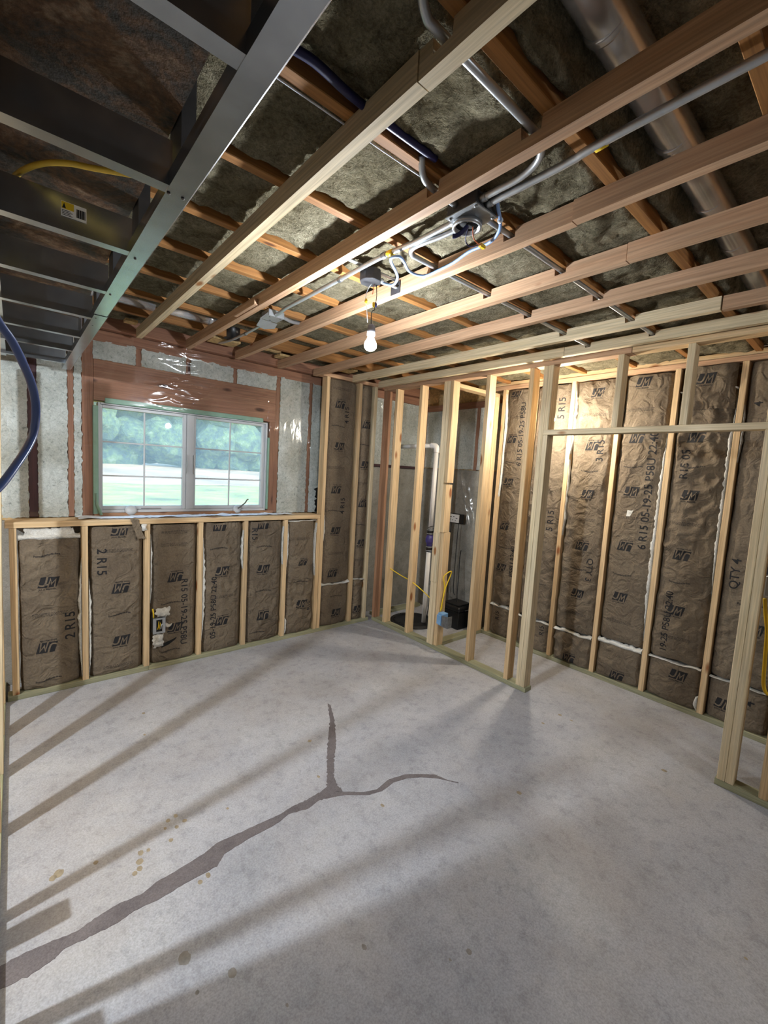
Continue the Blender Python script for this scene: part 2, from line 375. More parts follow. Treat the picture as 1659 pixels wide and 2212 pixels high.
STAINS = [(0.523, 2.038, 0.012), (0.559, 2.047, 0.013), (0.584, 1.993, 0.011), (0.501, 1.999, 0.009), (0.545, 1.977, 0.011), (0.505, 1.917, 0.011), (0.386, 1.925, 0.015), (0.415, 1.921, 0.01), (0.374, 1.882, 0.016), (0.367, 1.847, 0.014), (0.347, 1.835, 0.012), (0.108, 2.015, 0.021), (0.089, 2.004, 0.015), (0.231, 1.984, 0.011), (0.544, 1.639, 0.011), (0.579, 1.65, 0.014), (0.415, 1.392, 0.024), (0.526, 1.251, 0.017), (0.418, 1.266, 0.007), (0.628, 1.06, 0.006), (0.627, 3.064, 0.012), (0.581, 2.809, 0.01), (1.37, 2.176, 0.012), (0.771, 1.947, 0.008), (1.248, 1.876, 0.011), (0.924, 1.044, 0.012), (1.213, 0.802, 0.011), (1.139, 0.827, 0.006), (1.401, 1.508, 0.013), (2.06, 1.134, 0.014), (2.952, 0.707, 0.016), (3.004, 1.309, 0.012), (3.005, 1.394, 0.013), (2.797, 1.41, 0.012), (2.01, 0.16, 0.006)]
for k, (x, y, r) in enumerate(STAINS):
    ring = [V((x + r * (1 + 0.3 * nz(k, a * 0.7)) * math.cos(2 * math.pi * a / 14) * (0.8 + 0.4 * nz(k * 1.7, 3)), y + r * (1 + 0.3 * nz(k + 9, a * 0.7)) * math.sin(2 * math.pi * a / 14), 0.0005)) for a in range(14)]
    mesh_obj('stain', ring, [tuple(range(14))], M['greystain'] if k in (16, 17, 18, 19, 25, 26, 27) else M['stain'], floor, ring[0])

# earth-retaining shell: concrete below, sheathing above with the window opening
wall_back = empty('wall_back', (1.2, 3.694, 0), 'rear basement wall: insulated half wall under the window, older framing above', None, None, 'structure')
bar('concrete', (-2.7, 4.1), (3.97, 4.1), (0, 1.20), M['concwall'], wall_back, 0)
bar('concrete', (3.02, 4.1), (3.951, 3.97), (0, 1.755), M['concwall'], wall_back, 0)
bar('sheathing', (-2.7, 0.47), (4.02, 4.08), (1.2, 3.0), M['osb'], wall_back, 0)
bar('sheathing', (1.87, 4.1), (4.02, 4.08), (1.2, 3.0), M['osb'], wall_back, 0)
bar('sheathing', (0.47, 1.87), (4.02, 4.08), (2.10, 3.0), M['osb'], wall_back, 0)
for nm, xx, yy in (('wall_far_left', (-2.8, -2.7), (-2.8, 4.1)), ('wall_rear', (-2.7, 4.1), (-2.8, -2.7))):
    tag(bar(nm, xx, yy, (0, 3.0), M['plaster'], None, 0), 'plain grey basement wall out of view', None, None, 'structure')

# ------------------------------------------------------------------ half wall, full-height studs, older framing
bar('bottom_plate', (-0.06, 0.79), (3.694, 3.783), (0, 0.038), M['treated'], wall_back)
bar('bottom_plate', (0.792, 3.03), (3.694, 3.783), (0, 0.038), M['treated'], wall_back)
bar('sill_board', (-0.055, 2.335), (3.690, 3.905), (1.183, 1.222), M['pine'], wall_back)
for x in (-0.035, 0.356, 0.758, 1.158, 1.549, 1.940, 2.303):
    bar('stud', (x, x + 0.038), (3.694, 3.783), (0.038, 1.183), M['pine'], wall_back)
for x in (2.344, 2.745, 2.950):
    bar('stud', (x, x + 0.038), (3.694, 3.783), (0.038, 2.585), M['pine' if x < 2.9 else 'fresh'], wall_back)
bar('top_plate', (2.30, 3.06), (3.694, 3.783), (2.585, 2.62), M['strip'], wall_back)
YW = 3.93
for (a, b, z0, z1, m) in [(0.385, 0.458, 1.225, 2.53, 'dimred'), (0.30, 0.338, 1.225, 2.53, 'dimred'), (0.075, 0.128, 1.225, 2.53, 'shadedred'), (1.875, 1.925, 1.225, 2.10, 'dimred'), (1.925, 1.968, 1.225, 2.53, 'dimred'), (2.285, 2.323, 1.225, 2.53, 'dimred'),
                          (0.735, 0.775, 2.40, 2.53, 'dimred'), (1.103, 1.141, 2.40, 2.53, 'dimred'), (1.505, 1.541, 2.40, 2.53, 'dimred')]:
    bar('stud', (a, b), (YW, YW + 0.09), (z0, z1), M[m], wall_back)
bar('header', (0.458, 1.925), (YW - 0.004, YW + 0.085), (2.10, 2.40), M['dimred'], wall_back)
bar('top_plate', (-0.06, 3.95), (YW - 0.005, YW + 0.085), (2.53, 2.612), M['dimred'], wall_back)
bar('rough_sill', (0.458, 1.925), (YW - 0.01, YW + 0.085), (1.222, 1.246), M['red'], wall_back)
bar('rim_board', (0.27, 3.95), (3.86, 3.95), (2.615, 2.9), M['dimred'], wall_back)
def wool_fn(seed, amp=0.012, sc_=9.0, pillow=0.0, w=1, h=1):
    def f(s, t):
        p = 0
        if pillow:
            e = min(s, w - s, t, h - t); p = -pillow * max(0, 1 - e / 0.03) ** 2
        return amp * fbm(s * sc_, t * sc_, seed) + p
    return f
for k, (a, b, z0, z1) in enumerate([(-0.07, 0.075, 1.224, 2.60), (0.128, 0.30, 1.224, 2.62), (0.338, 0.385, 1.224, 2.53), (0.455, 0.735, 2.40, 2.54), (0.775, 1.103, 2.40, 2.54), (1.141, 1.505, 2.40, 2.54), (1.541, 1.925, 2.40, 2.54), (1.968, 2.285, 1.224, 2.54), (2.323, 2.50, 1.224, 2.54)]):
    sheet('wool_batt', (a, YW - 0.004, z0), (1, 0, 0), (0, 0, 1), (0, -1, 0), b - a, z1 - z0, 0.012, wool_fn(k * 3.7, 0.006, 14), M['wallwool'], wall_back, 0.005, k)
# black felt patch and dark gap beside the full-height stud
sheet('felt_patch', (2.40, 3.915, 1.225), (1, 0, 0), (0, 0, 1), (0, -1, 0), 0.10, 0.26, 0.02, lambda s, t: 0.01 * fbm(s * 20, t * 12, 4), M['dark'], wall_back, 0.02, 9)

# plastic film over the old framing around the window
def folds(a, b, c, d, seed, amp):
    def f(s, t):
        r = (1 - abs(nz(s * a + t * b + seed, t * c - s * d, seed))) ** 9
        q = (1 - abs(nz(s * a * 2.1 - t * b, t * c * 1.7 + s * d, seed + 8))) ** 10
        m = max(0, min(1, 0.35 + 1.5 * nz(s * 2.2, t * 2.2, seed + 3)))
        return amp * m * (r + 0.6 * q) + 0.010 * nz(s * 2.5, t * 3, seed + 5)
    return f
fA, fB = folds(2.2, 1.0, 9.0, 2.5, 2, 0.0075), folds(9.0, 2.5, 2.0, 1.0, 6, 0.0075)
film1 = sheet('plastic_sheet', (-0.06, 3.905, 1.235), (1, 0, 0), (0, 0, 1), (0, -1, 0), 2.5, 1.38, 0.008,
              lambda s, t: fA(s, t) if 0.4 < s < 1.9 else fB(s, t), M['film'], None, 0, 0, (0.53, 1.91, -1, 0.86))
tag(film1, 'clear plastic vapour sheet stapled over wool and brown framing around the window', 'plastic sheet')
paper = sheet('paper_strip', (0.34, 3.74, 1.2245), (1, 0, 0), (0, 1, 0), (0, 0, 1), 1.72, 0.13, 0.02, lambda s, t: 0.003 + 0.018 * max(0, fbm(s * 6, t * 14, 3)) + 0.02 * max(0, t - 0.09), M['paper'], None, 0.02, 5)
tag(paper, 'crumpled white paper strip lying along the wooden sill under the window', 'paper')

# ------------------------------------------------------------------ window
win = empty('window_1', (1.17, 3.95, 1.25), 'white twin casement window with grids and crank handles', None, None, 'structure')
WY = 3.955
for nm, xx, zz in (('frame', (0.487, 0.503), (1.246, 2.09)), ('frame', (1.842, 1.858), (1.246, 2.09)), ('frame', (0.503, 1.842), (2.076, 2.09)), ('frame', (0.503, 1.842), (1.246, 1.268)), ('mullion', (1.128, 1.19), (1.268, 2.076))):
    bar(nm, xx, (WY - 0.012 if nm == 'frame' else WY, WY + 0.07), zz, M['vinyl'], win, 0.003)
for (x0, x1) in ((0.503, 1.128), (1.19, 1.842)):
    sa = bar('sash', (x0, x0 + 0.017), (WY + 0.012, WY + 0.05), (1.268, 2.076), M['vinyl'], win, 0.003)
    bar('stile', (x1 - 0.028, x1), (WY + 0.012, WY + 0.05), (1.268, 2.076), M['vinyl'], sa, 0.003)
    bar('rail', (x0 + 0.017, x1 - 0.028), (WY + 0.012, WY + 0.05), (1.268, 1.297), M['vinyl'], sa, 0.003)
    bar('rail', (x0 + 0.017, x1 - 0.028), (WY + 0.012, WY + 0.05), (2.052, 2.076), M['vinyl'], sa, 0.003)
    gx0, gx1 = x0 + 0.017, x1 - 0.028; mx = (gx0 + gx1) / 2
    bar('muntin', (mx - 0.006, mx + 0.006), (WY + 0.026, WY + 0.036), (1.297, 2.052), M['vinyl'], sa, 0.002)
    for zz in (1.535, 1.797): bar('muntin', (gx0, gx1), (WY + 0.0265, WY + 0.0355), (zz - 0.006, zz + 0.006), M['vinyl'], sa, 0.002)
    bar('pane', (gx0, gx1), (WY + 0.040, WY + 0.043), (1.297, 2.052), M['glass'], sa, 0)
for x in (1.134, 1.186):
    tube('lock_lever', [(x, WY - 0.006, 1.735), (x + 0.002, WY - 0.012, 1.66), (x + 0.001, WY - 0.016, 1.60), (x + (0.004 if x > 1.15 else -0.006), WY - 0.006, 1.575)], 0.005, M['vinyl'], win, 8)
lathe('crank_base', [(0.0, 0), (0.044, 0.001), (0.042, 0.012), (0.03, 0.026), (0.01, 0.031), (0.0, 0.032)], (0.707, WY - 0.012, 1.262), M['vinyl'], win, 18, V((0, -0.9, 0.43)))
cb = lathe('crank_base', [(0.0, 0), (0.040, 0.001), (0.038, 0.012), (0.026, 0.024), (0.0, 0.026)], (1.575, WY - 0.012, 1.258), M['vinyl'], win, 18, V((0, -0.9, 0.43)))
tube('crank_handle', [(1.575, WY - 0.035, 1.272), (1.60, WY - 0.05, 1.295), (1.635, WY - 0.055, 1.325), (1.655, WY - 0.05, 1.352), (1.668, WY - 0.05, 1.358)], 0.006, M['wire'], cb, 8)
bar('sill_track', (0.78, 0.93), (WY - 0.014, WY - 0.010), (1.276, 1.281), M['wire'], win, 0)
# pale green foam tape round the frame
bar('foam_tape', (0.452, 0.487), (YW - 0.012, YW + 0.03), (1.24, 2.06), M['tape'], win, 0.004)
bar('foam_tape', (0.53, 1.80), (YW - 0.012, YW + 0.03), (2.086, 2.124), M['tape'], win, 0.004)
bar('foam_tape', (1.858, 1.874), (YW - 0.008, YW + 0.03), (1.26, 1.95), M['tape'], win, 0.004)
tube('tape_curl', [(0.468, YW - 0.014, 1.40), (0.474, YW - 0.02, 1.32), (0.49, YW - 0.035, 1.27), (0.50, YW - 0.045, 1.235)], 0.013, M['tape'], win, 8, 5, 0.3)

# ------------------------------------------------------------------ outdoors seen through the window
lawn = sheet('ground_outside', (-60, 4.12, 1.0), (1, 0, 0), (0, 1, 0), (0, 0, 1), 120, 8.4, 0.8, lambda s, t: 0.03 * nz(s, t), M['grass']); tag(lawn, 'green lawn outside the window', None, None, 'structure')
dirt = sheet('ground_dirt_strip', (-60, 12.3, 1.0), (1, 0, 0), (0, 1, 0), (0, 0, 1), 120, 60, 2.0, lambda s, t: 0.02 + 0.25 * nz(s * .2, t * .3) + 0.1 * nz(s, t), M['earth']); tag(dirt, 'strip of pale bare earth beyond the lawn', None, None, 'structure')
bm = bmesh.new()
rt = random.Random(3)
for k in range(420):
    x = rt.uniform(-16, 36); y = 35 + rt.uniform(0, 7); z = 1 + rt.uniform(0.1, 9.5); r = rt.uniform(0.7, 1.7)
    g = bmesh.ops.create_icosphere(bm, subdivisions=2, radius=r, matrix=Matrix.Translation((x, y, z)))
    for v in g['verts']:
        d = v.co - V((x, y, z)); v.co += d * (0.35 * noise.noise(v.co * 0.9) + 0.2 * noise.noise(v.co * 2.7))
tl = bm_obj('treeline_foliage', bm, M['leaf'], None, None, False); tag(tl, 'hazy green treeline beyond the field outside the window', 'trees', None, 'stuff')

# ------------------------------------------------------------------ right wall, partition, return wall, left wall
wall_right = empty('wall_right', (3.85, 1.0, 0), 'right wall framed in pine studs with kraft-faced insulation', None, None, 'structure')
bar('concrete', (4.0, 4.1), (-2.7, 3.97), (0, 1.76), M['concwall'], wall_right, 0)
bar('sheathing', (4.02, 4.1), (-2.7, 3.97), (1.76, 3.0), M['osb'], wall_right, 0)
bar('bottom_plate', (3.85, 3.939), (0.55, 2.83), (0, 0.038), M['treated'], wall_right)
bar('bottom_plate', (3.85, 3.939), (-2.6, 0.548), (0, 0.038), M['treated'], wall_right)
bar('top_plate', (3.85, 3.939), (-2.6, 2.83), (2.598, 2.636), M['strip'], wall_right)
bar('top_plate', (3.856, 3.945), (-2.6, 2.83), (2.636, 2.674), M['pine'], wall_right)
for y in (2.69, 2.36, 1.962, 1.555, 1.153, 0.751, 0.35, -0.05, -0.45):
    bar('stud', (3.85, 3.939), (y - 0.019, y + 0.019), (0.038, 2.598), M['pine'], wall_right)
# older framing behind the film in the sump corner
for y in (3.10, 3.47): bar('stud', (3.975, 4.02), (y - 0.02, y + 0.02), (1.76, 2.5), M['dimred'], wall_right)
bar('top_plate', (3.96, 4.03), (2.83, 3.93), (2.46, 2.53), M['dimred'], wall_right)
bar('stud', (3.945, 3.985), (3.90, 3.95), (1.76, 2.53), M['dimred'], wall_right)
sheet('wool_batt', (3.985, 2.80, 1.77), (0, 1, 0), (0, 0, 1), (-1, 0, 0), 1.12, 0.72, 0.02, wool_fn(91, 0.009), M['wallwool'], wall_right, 0.006, 4)
for k, (a, b) in enumerate([(2.52, 2.99), (3.03, 3.93)]):
    sheet('wool_batt', (a, 3.945, 1.225 if k == 0 else 1.765), (1, 0, 0), (0, 0, 1), (0, -1, 0), b - a, 2.53 - (1.225 if k == 0 else 1.765), 0.02, wool_fn(61 + k, 0.009), M['wallwool'], wall_back, 0.006, 7)
bar('stud', (3.46, 3.50), (3.925, 3.96), (1.76, 2.53), M['dimred'], wall_back)
bar('ledge', (3.03, 3.94), (3.92, 3.953), (1.742, 1.772), M['shadedred'], wall_back)
bar('bottom_plate', (3.17, 3.93), (3.76, 3.85), (0, 0.038), M['treated'], wall_back)

part = empty('wall_partition', (3.07, 2.0, 0), 'open pine stud partition with a framed doorway', None, None, 'structure')
PX = (3.07, 3.159)
bar('bottom_plate', PX, (1.722, 3.69), (0, 0.038), M['treated'], part)
bar('bottom_plate', PX, (-2.6, 0.488), (0, 0.038), M['treated'], part)
bar('top_plate', PX, (1.20, 3.69), (2.557, 2.595), M['strip'], part)
bar('top_plate', PX, (-2.6, 1.197), (2.557, 2.595), M['pine'], part)
for (y0, y1, z1, m) in [(3.648, 3.686, 2.557, 'red'), (3.462, 3.50, 2.557, 'pine'), (3.10, 3.138, 2.557, 'pine'), (2.780, 2.818, 2.557, 'fresh'), (2.741, 2.779, 2.557, 'fresh'), (2.300, 2.338, 2.557, 'pine'), (1.893, 1.931, 2.557, 'pine'), (1.774, 1.812, 2.557, 'fresh'), (1.735, 1.773, 2.04, 'fresh'),
                        (0.442, 0.480, 2.04, 'fresh'), (0.403, 0.441, 2.557, 'fresh'), (0.256, 0.294, 2.557, 'pine'), (-0.10, -0.062, 2.557, 'pine'), (-0.5, -0.462, 2.557, 'pine')]:
    bar('stud', PX, (y0, y1), (0.038, z1), M[m], part)
bar('header', PX, (0.443, 1.773), (2.041, 2.079), M['fresh'], part)
for y in (1.735, 1.242, 0.846, 0.443): bar('cripple_stud', PX, (y, y + 0.038), (2.079, 2.557), M['fresh'], part)
# the built-up post where the return wall meets the partition: third member in three cut lengths
bar('stud', (3.072, 3.161), (2.700, 2.739), (1.62, 2.557), M['pine'], part)
bar('stud', (3.062, 3.151), (2.699, 2.738), (1.15, 1.605), M['pine'], part)
bar('stud', (3.085, 3.174), (2.700, 2.739), (0.038, 1.148), M['pine'], part)
bar('blocking', (3.058, 3.068), (2.745, 2.815), (0.66, 1.14), M['fresh'], part)
ret = empty('wall_closet', (3.5, 2.74, 0), 'short stud return wall closing the sump corner', None, None, 'structure')
bar('bottom_plate', (3.165, 3.845), (2.74, 2.829), (0, 0.038), M['treated'], ret)
bar('top_plate', (3.165, 3.845), (2.74, 2.829), (2.52, 2.557), M['pine'], ret)
for x in (3.735, 3.775, 3.81): bar('stud', (x, x + 0.035), (2.74, 2.829), (0.038, 2.52), M['pine'], ret)

wall_left = empty('wall_left', (-0.07, 2.5, 0), 'left stud wall seen edge-on', None, None, 'structure')
bar('bottom_plate', (-0.159, -0.07), (-2.6, 3.96), (0, 0.038), M['treated'], wall_left)
bar('top_plate', (-0.159, -0.07), (-2.6, 2.85), (2.24, 2.278), M['pine'], wall_left)
for y in (3.62, 3.21, 2.36, 1.91, 1.50): bar('stud', (-0.159, -0.07), (y - 0.019, y + 0.019), (0.038, 2.24), M['pine'], wall_left)
bar('stud', (-0.143, -0.054), (2.79, 2.828), (0.038, 2.24), M['fresh'], wall_left, 0.0022, Matrix.Rotation(math.radians(0.75), 3, 'Y'))
bar('light_block_board', (-0.159, -0.12), (-2.6, 3.96), (2.28, 2.92), M['pine'], wall_left)  # unseen board added to keep the next-room lamp off the soffit
bar('shadow_panel', (-0.159, -0.07), (-2.6, 1.40), (0.038, 2.24), M['plaster'], wall_left, 0)  # unseen panel added to cast shade from the next-room lamp on the near floor
for y, z in ((1.87, 0.16), (1.47, 0.22)):
    bar('outlet_box', (-0.15, -0.066), (y - 0.10, y - 0.0195 + 0.0), (z, z + 0.14), M['bluebox'], wall_left, 0.004)

# ------------------------------------------------------------------ ceiling
ceil = empty('ceiling', (1.5, 2.0, 2.65), 'open basement ceiling: orange joists, mineral wool and pale furring strips', None, None, 'structure')
bar('subfloor', (-2.7, 4.1), (-2.7, 4.1), (2.93, 2.98), M['osb'], ceil, 0)
JY = [-1.25, -0.86, -0.46, -0.07, 0.318, 0.703, 1.085, 1.480, 1.882, 2.262, 2.650, 3.051, 3.450]
for i, y in enumerate(JY):
    bar('joist', (0.30, 3.83), (y - 0.038, y), (2.646, 2.90), M['joist'], ceil)
for i in range(len(JY)):
    y0 = JY[i]; y1 = (JY[i + 1] - 0.038) if i + 1 < len(JY) else 3.86
    base = {3: 2.80, 4: 2.82, 11: 2.72, 12: 2.70, 5: 2.668, 6: 2.664}.get(i, 2.668)
    big = 0.020 if i < 6 else 0.009
    w = y1 - y0
    def f(s, t, i=i, w=w, big=big):
        e = min(t, w - t); edge = 0.018 * max(0, 1 - e / 0.035) ** 2
        low = 0.145 * max(0.0, min(1.0, (t - 0.285 + 0.02 * nz(s * 9, 3)) / 0.02)) * (1.0 if s > 0.5 else 0.4) if i == 4 else 0.0
        lump = 0.012 * abs(nz(s * 13, t * 13, i + 40)) if i < 8 else 0.0
        return low + lump + big * fbm(s * 5, t * 6, i * 4.3) + 0.008 * nz(s * 22, t * 22, i) + 0.005 * nz(s * 50, t * 50, i) - edge
    st = 0.016 if 3 < i < 8 else (0.022 if 2 < i < 11 else 0.035)
    sheet('wool_batt', (0.25, y0, base), (1, 0, 0), (0, 1, 0), (0, 0, -1), 3.58, w, st, f, M['ceilwool'], ceil, 0.0)
# furring strips, 2x3 on edge, notched over the conduits
def furring(x0, y0, y1, notches, mat, zb=2.579, zt=2.645):
    pr = [(y0, zb), (y1, zb), (y1, zt)]
    for (c, hw, dp) in sorted(notches, reverse=True):
        if y0 < c - hw and c + hw < y1: pr += [(c + hw, zt), (c + hw - 0.003, zt - dp), (c - hw + 0.002, zt - dp + 0.002), (c - hw, zt)]
    pr.append((y0, zt))
    yc, zc, xc = (y0 + y1) / 2, (zb + zt) / 2, x0 + 0.019
    n = len(pr); bmv = bmesh.new()
    A = [bmv.verts.new((-0.019, z - zc, y - yc)) for y, z in pr]; B = [bmv.verts.new((0.019, z - zc, y - yc)) for y, z in pr]
    bmv.faces.new(A); bmv.faces.new(B[::-1])
    for i in range(n): bmv.faces.new((A[i], B[i], B[(i + 1) % n], A[(i + 1) % n]))
    bmesh.ops.recalc_face_normals(bmv, faces=bmv.faces[:])
    Rm = Matrix(((1, 0, 0), (0, 0, 1), (0, 1, 0)))
    return bm_obj('furring_strip', bmv, mat, ceil, Matrix.Translation((xc, yc, zc)) @ Rm.to_4x4())
N1 = [(0.727, 0.03, 0.036), (1.06, 0.028, 0.036), (1.452, 0.026, 0.036)]
furring(0.709, 0.0 + 0.80, 3.78, [(0.0, 0, 0)], M['fresh']); furring(0.711, -2.6, 0.797, N1[:1], M['fresh'])
furring(1.060, -2.6, 3.78, [(0.727, 0.032, 0.036), (1.085, 0.028, 0.036)], M['strip'])
furring(1.460, 0.808, 3.78, N1[1:], M['strip']); furring(1.452, -2.6, 0.804, [], M['strip'])
furring(1.855, 0.784, 3.78, N1[1:], M['strip']); furring(1.850, -2.6, 0.780, [], M['strip'])
furring(2.234, -2.6, 3.78, N1[1:], M['strip'])
furring(2.642, 0.646, 3.69, N1[1:], M['fresh']); furring(2.650, -2.6, 0.640, [], M['strip'])
furring(2.985, 1.62, 3.69, [], M['fresh'], 2.583, 2.645); furring(2.985, -2.6, 1.617, [(1.06, 0.02, 0.03), (1.452, 0.02, 0.03)], M['fresh'], 2.583, 2.645)
bar('furring_strip', (1.035, 1.058), (2.42, 2.72), (2.582, 2.615), M['strip'], ceil)   # split-off piece on the second strip
for x0, x1, y0, y1 in ((0.62, 0.70, 3.66, 3.74), (1.20, 1.42, 3.56, 3.72), (1.62, 1.76, 3.52, 3.58), (1.80, 2.02, 3.62, 3.74), (2.3, 2.6, 3.55, 3.70)):
    bar('blocking', (x0, x1), (y0, y1), (2.655, 2.675), M['osb'], ceil)

# steel soffit on the left and the rusty beam inside it
beam = empty('ceiling_beam', (0.0, 1.5, 2.40), 'rust-mottled dark steel beam inside the soffit', None, None, 'structure')
sheet('bottom_flange', (-0.32, -2.0, 2.40), (1, 0, 0), (0, 1, 0), (0, 0, -1), 0.59, 5.75, 0.04, lambda s, t: 0.004 * fbm(s * 8, t * 8, 1), M['rust'], beam)
bar('flange_edge', (0.262, 0.27), (-2.0, 3.75), (2.402, 2.43), M['rust'], beam, 0)
bar('web', (-0.06, -0.03), (-2.0, 3.75), (2.43, 2.9), M['rust'], beam, 0)
soffit = empty('ceiling_soffit', (0.28, 1.8, 2.265), 'galvanised steel stud soffit frame hung below the ceiling', None, None, 'structure')
def channel(name, prof, p0, p1, mat, parent, xaxis):
    """thin folded sheet: prof = open polyline in (a,b); swept from p0 to p1"""
    p0, p1, xa = V(p0), V(p1), V(xaxis); d = (p1 - p0).normalized(); za = xa.cross(d)
    if za.z < 0: za = -za
    v = []; th = 0.0012
    for p in (p0, p1):
        for (a, b) in prof: v.append(p + xa * a + za * b)
    n = len(prof); f = [(i, i + 1, n + i + 1, n + i) for i in range(n - 1)]
    o = mesh_obj(name, v, f, mat, parent, p0)
    md = o.modifiers.new('gauge', 'SOLIDIFY'); md.thickness = th; md.offset = 0
    return o
TR = [(0.0, 0.032), (0.0, 0.0), (0.0445, 0.0), (0.0485, 0.004), (0.0475, 0.032)]
channel('corner_track', TR, (0.257, -2.0, 2.265), (0.257, 2.178, 2.265), M['steel'], soffit, (1, 0, 0))
channel('corner_track', TR, (0.259, 2.183, 2.263), (0.259, 3.76, 2.263), M['steel'], soffit, (1, 0, 0))
channel('side_track', [(0, 0.05), (0, 0.0), (0.042, 0.0)], (-0.068, -2.0, 2.28), (-0.068, 3.70, 2.28), M['steel'], soffit, (1, 0, 0))
CY = [-0.62, -0.2, 0.23, 0.652, 1.048, 1.452, 1.858, 2.258, 2.672, 3.065, 3.52]
for y in CY:
    c = channel('cross_stud', [(0.032, 0.008), (0.032, 0.0), (0.0, 0.0), (0.0, 0.088), (0.032, 0.088)], (-0.060, y, 2.2665), (0.262, y, 2.2665), M['steel'], soffit, (0, 1, 0))
    channel('hanger_stud', [(0.006, 0.028), (0.0, 0.028), (0.0, 0.0), (0.085, 0.0), (0.085, 0.028)], (0.274, y - 0.02, 2.27), (0.274, y - 0.02, 2.66), M['hanger'], soffit, (0, 1, 0)) if y > 0 else None
    if abs(y - 1.452) < 0.01: csl = c
for (x, y) in ((0.275, 1.483), (0.27, 1.874), (0.27, 2.233), (0.275, 2.371), (0.262, 1.074), (0.29, 1.072)):
    lathe('screw', [(0.0, -0.002), (0.0035, -0.001), (0.004, 0.0006), (0.0, 0.0008)], (x, y, 2.2632), M['wire'], soffit, 8)
# warning sticker on the web of one cross stud
st = bar('sticker', (0.102, 0.156), (1.4495, 1.4508), (2.300, 2.336), M['white'], csl, 0)
bar('warning_stripe', (0.103, 0.129), (1.4490, 1.4497), (2.318, 2.335), M['yellow'], st, 0)
mesh_obj('warning_triangle', [(0.1045, 1.4487, 2.3195), (0.1125, 1.4487, 2.3195), (0.1085, 1.4487, 2.3325)], [(0, 1, 2)], M['ink'], st)
for k in range(11): bar('barcode_bar', (0.134 + k * 0.0018, 0.1348 + k * 0.0018 + (0.0005 if k % 3 else 0)), (1.4488, 1.4496), (2.306, 2.327), M['ink'], st, 0)
for k in range(4): bar('print_line', (0.104, 0.126 - 0.004 * (k % 2)), (1.4488, 1.4496), (2.303 + k * 0.0036, 2.3042 + k * 0.0036), M['ink'], st, 0)

# ------------------------------------------------------------------ kraft-faced batts with their printing
WALLS = {'back': (V((0, 3.694, 0)), V((1, 0, 0)), V((0, -1, 0))), 'right': (V((3.85, 0, 0)), V((0, -1, 0)), V((-1, 0, 0)))}
FLAT = {}
def text_flat(txt, size, shear=0.0, bold=0.0):
    key = (txt, size, shear, bold)
    if key not in FLAT:
        cu = bpy.data.curves.new('t', 'FONT'); cu.body = txt; cu.size = size; cu.shear = shear; cu.offset = bold * size; cu.align_x = 'CENTER'; cu.align_y = 'CENTER'; cu.resolution_u = 3; cu.fill_mode = 'FRONT'
        o = bpy.data.objects.new('t', cu); col.objects.link(o)
        dg = bpy.context.evaluated_depsgraph_get(); me = bpy.data.meshes.new_from_object(o.evaluated_get(dg))
        FLAT[key] = ([(v.co.x, v.co.y) for v in me.vertices], [tuple(p.vertices) for p in me.polygons])
        bpy.data.objects.remove(o); bpy.data.curves.remove(cu); bpy.data.meshes.remove(me)
    return FLAT[key]
def poly_flat(polys):
    v, f = [], []
    for p in polys: f.append(tuple(range(len(v), len(v) + len(p)))); v += p
    return v, f
def shift(fl, dx, dy): return [(x + dx, y + dy) for x, y in fl[0]], fl[1]
def stroke(P, w):
    P = [V((x, y)) for x, y in P]; n = len(P); Lf, Rt = [], []
    for i, p in enumerate(P):
        d1 = (P[i] - P[i - 1]).normalized() if i else None; d2 = (P[i + 1] - P[i]).normalized() if i < n - 1 else None
        d = ((d1 or d2) + (d2 or d1)); q = V((-d.y, d.x)).normalized(); ref = d2 or d1; c = max(0.45, abs(q.dot(V((-ref.y, ref.x)))))
        Lf.append(p + q * w / 2 / c); Rt.append(p - q * w / 2 / c)
    return poly_flat([[tuple(Lf[i]), tuple(Rt[i]), tuple(Rt[i + 1]), tuple(Lf[i + 1])] for i in range(n - 1)])
LOGO_BLOCK = poly_flat([[(-0.060, -0.037), (-0.005, -0.037), (0.018, 0.037), (-0.040, 0.037)], [(-0.005, -0.037), (0.044, -0.037), (0.064, 0.037), (0.018, 0.037)]])
LOGO_J = stroke([(-0.004, 0.0375), (-0.012, 0.004), (-0.018, -0.014), (-0.028, -0.023), (-0.042, -0.022), (-0.0585, -0.013)], 0.0105)
LOGO_M = stroke([(-0.004, -0.0375), (0.012, 0.020), (0.017, -0.014), (0.041, 0.020), (0.034, -0.0375)], 0.0092)
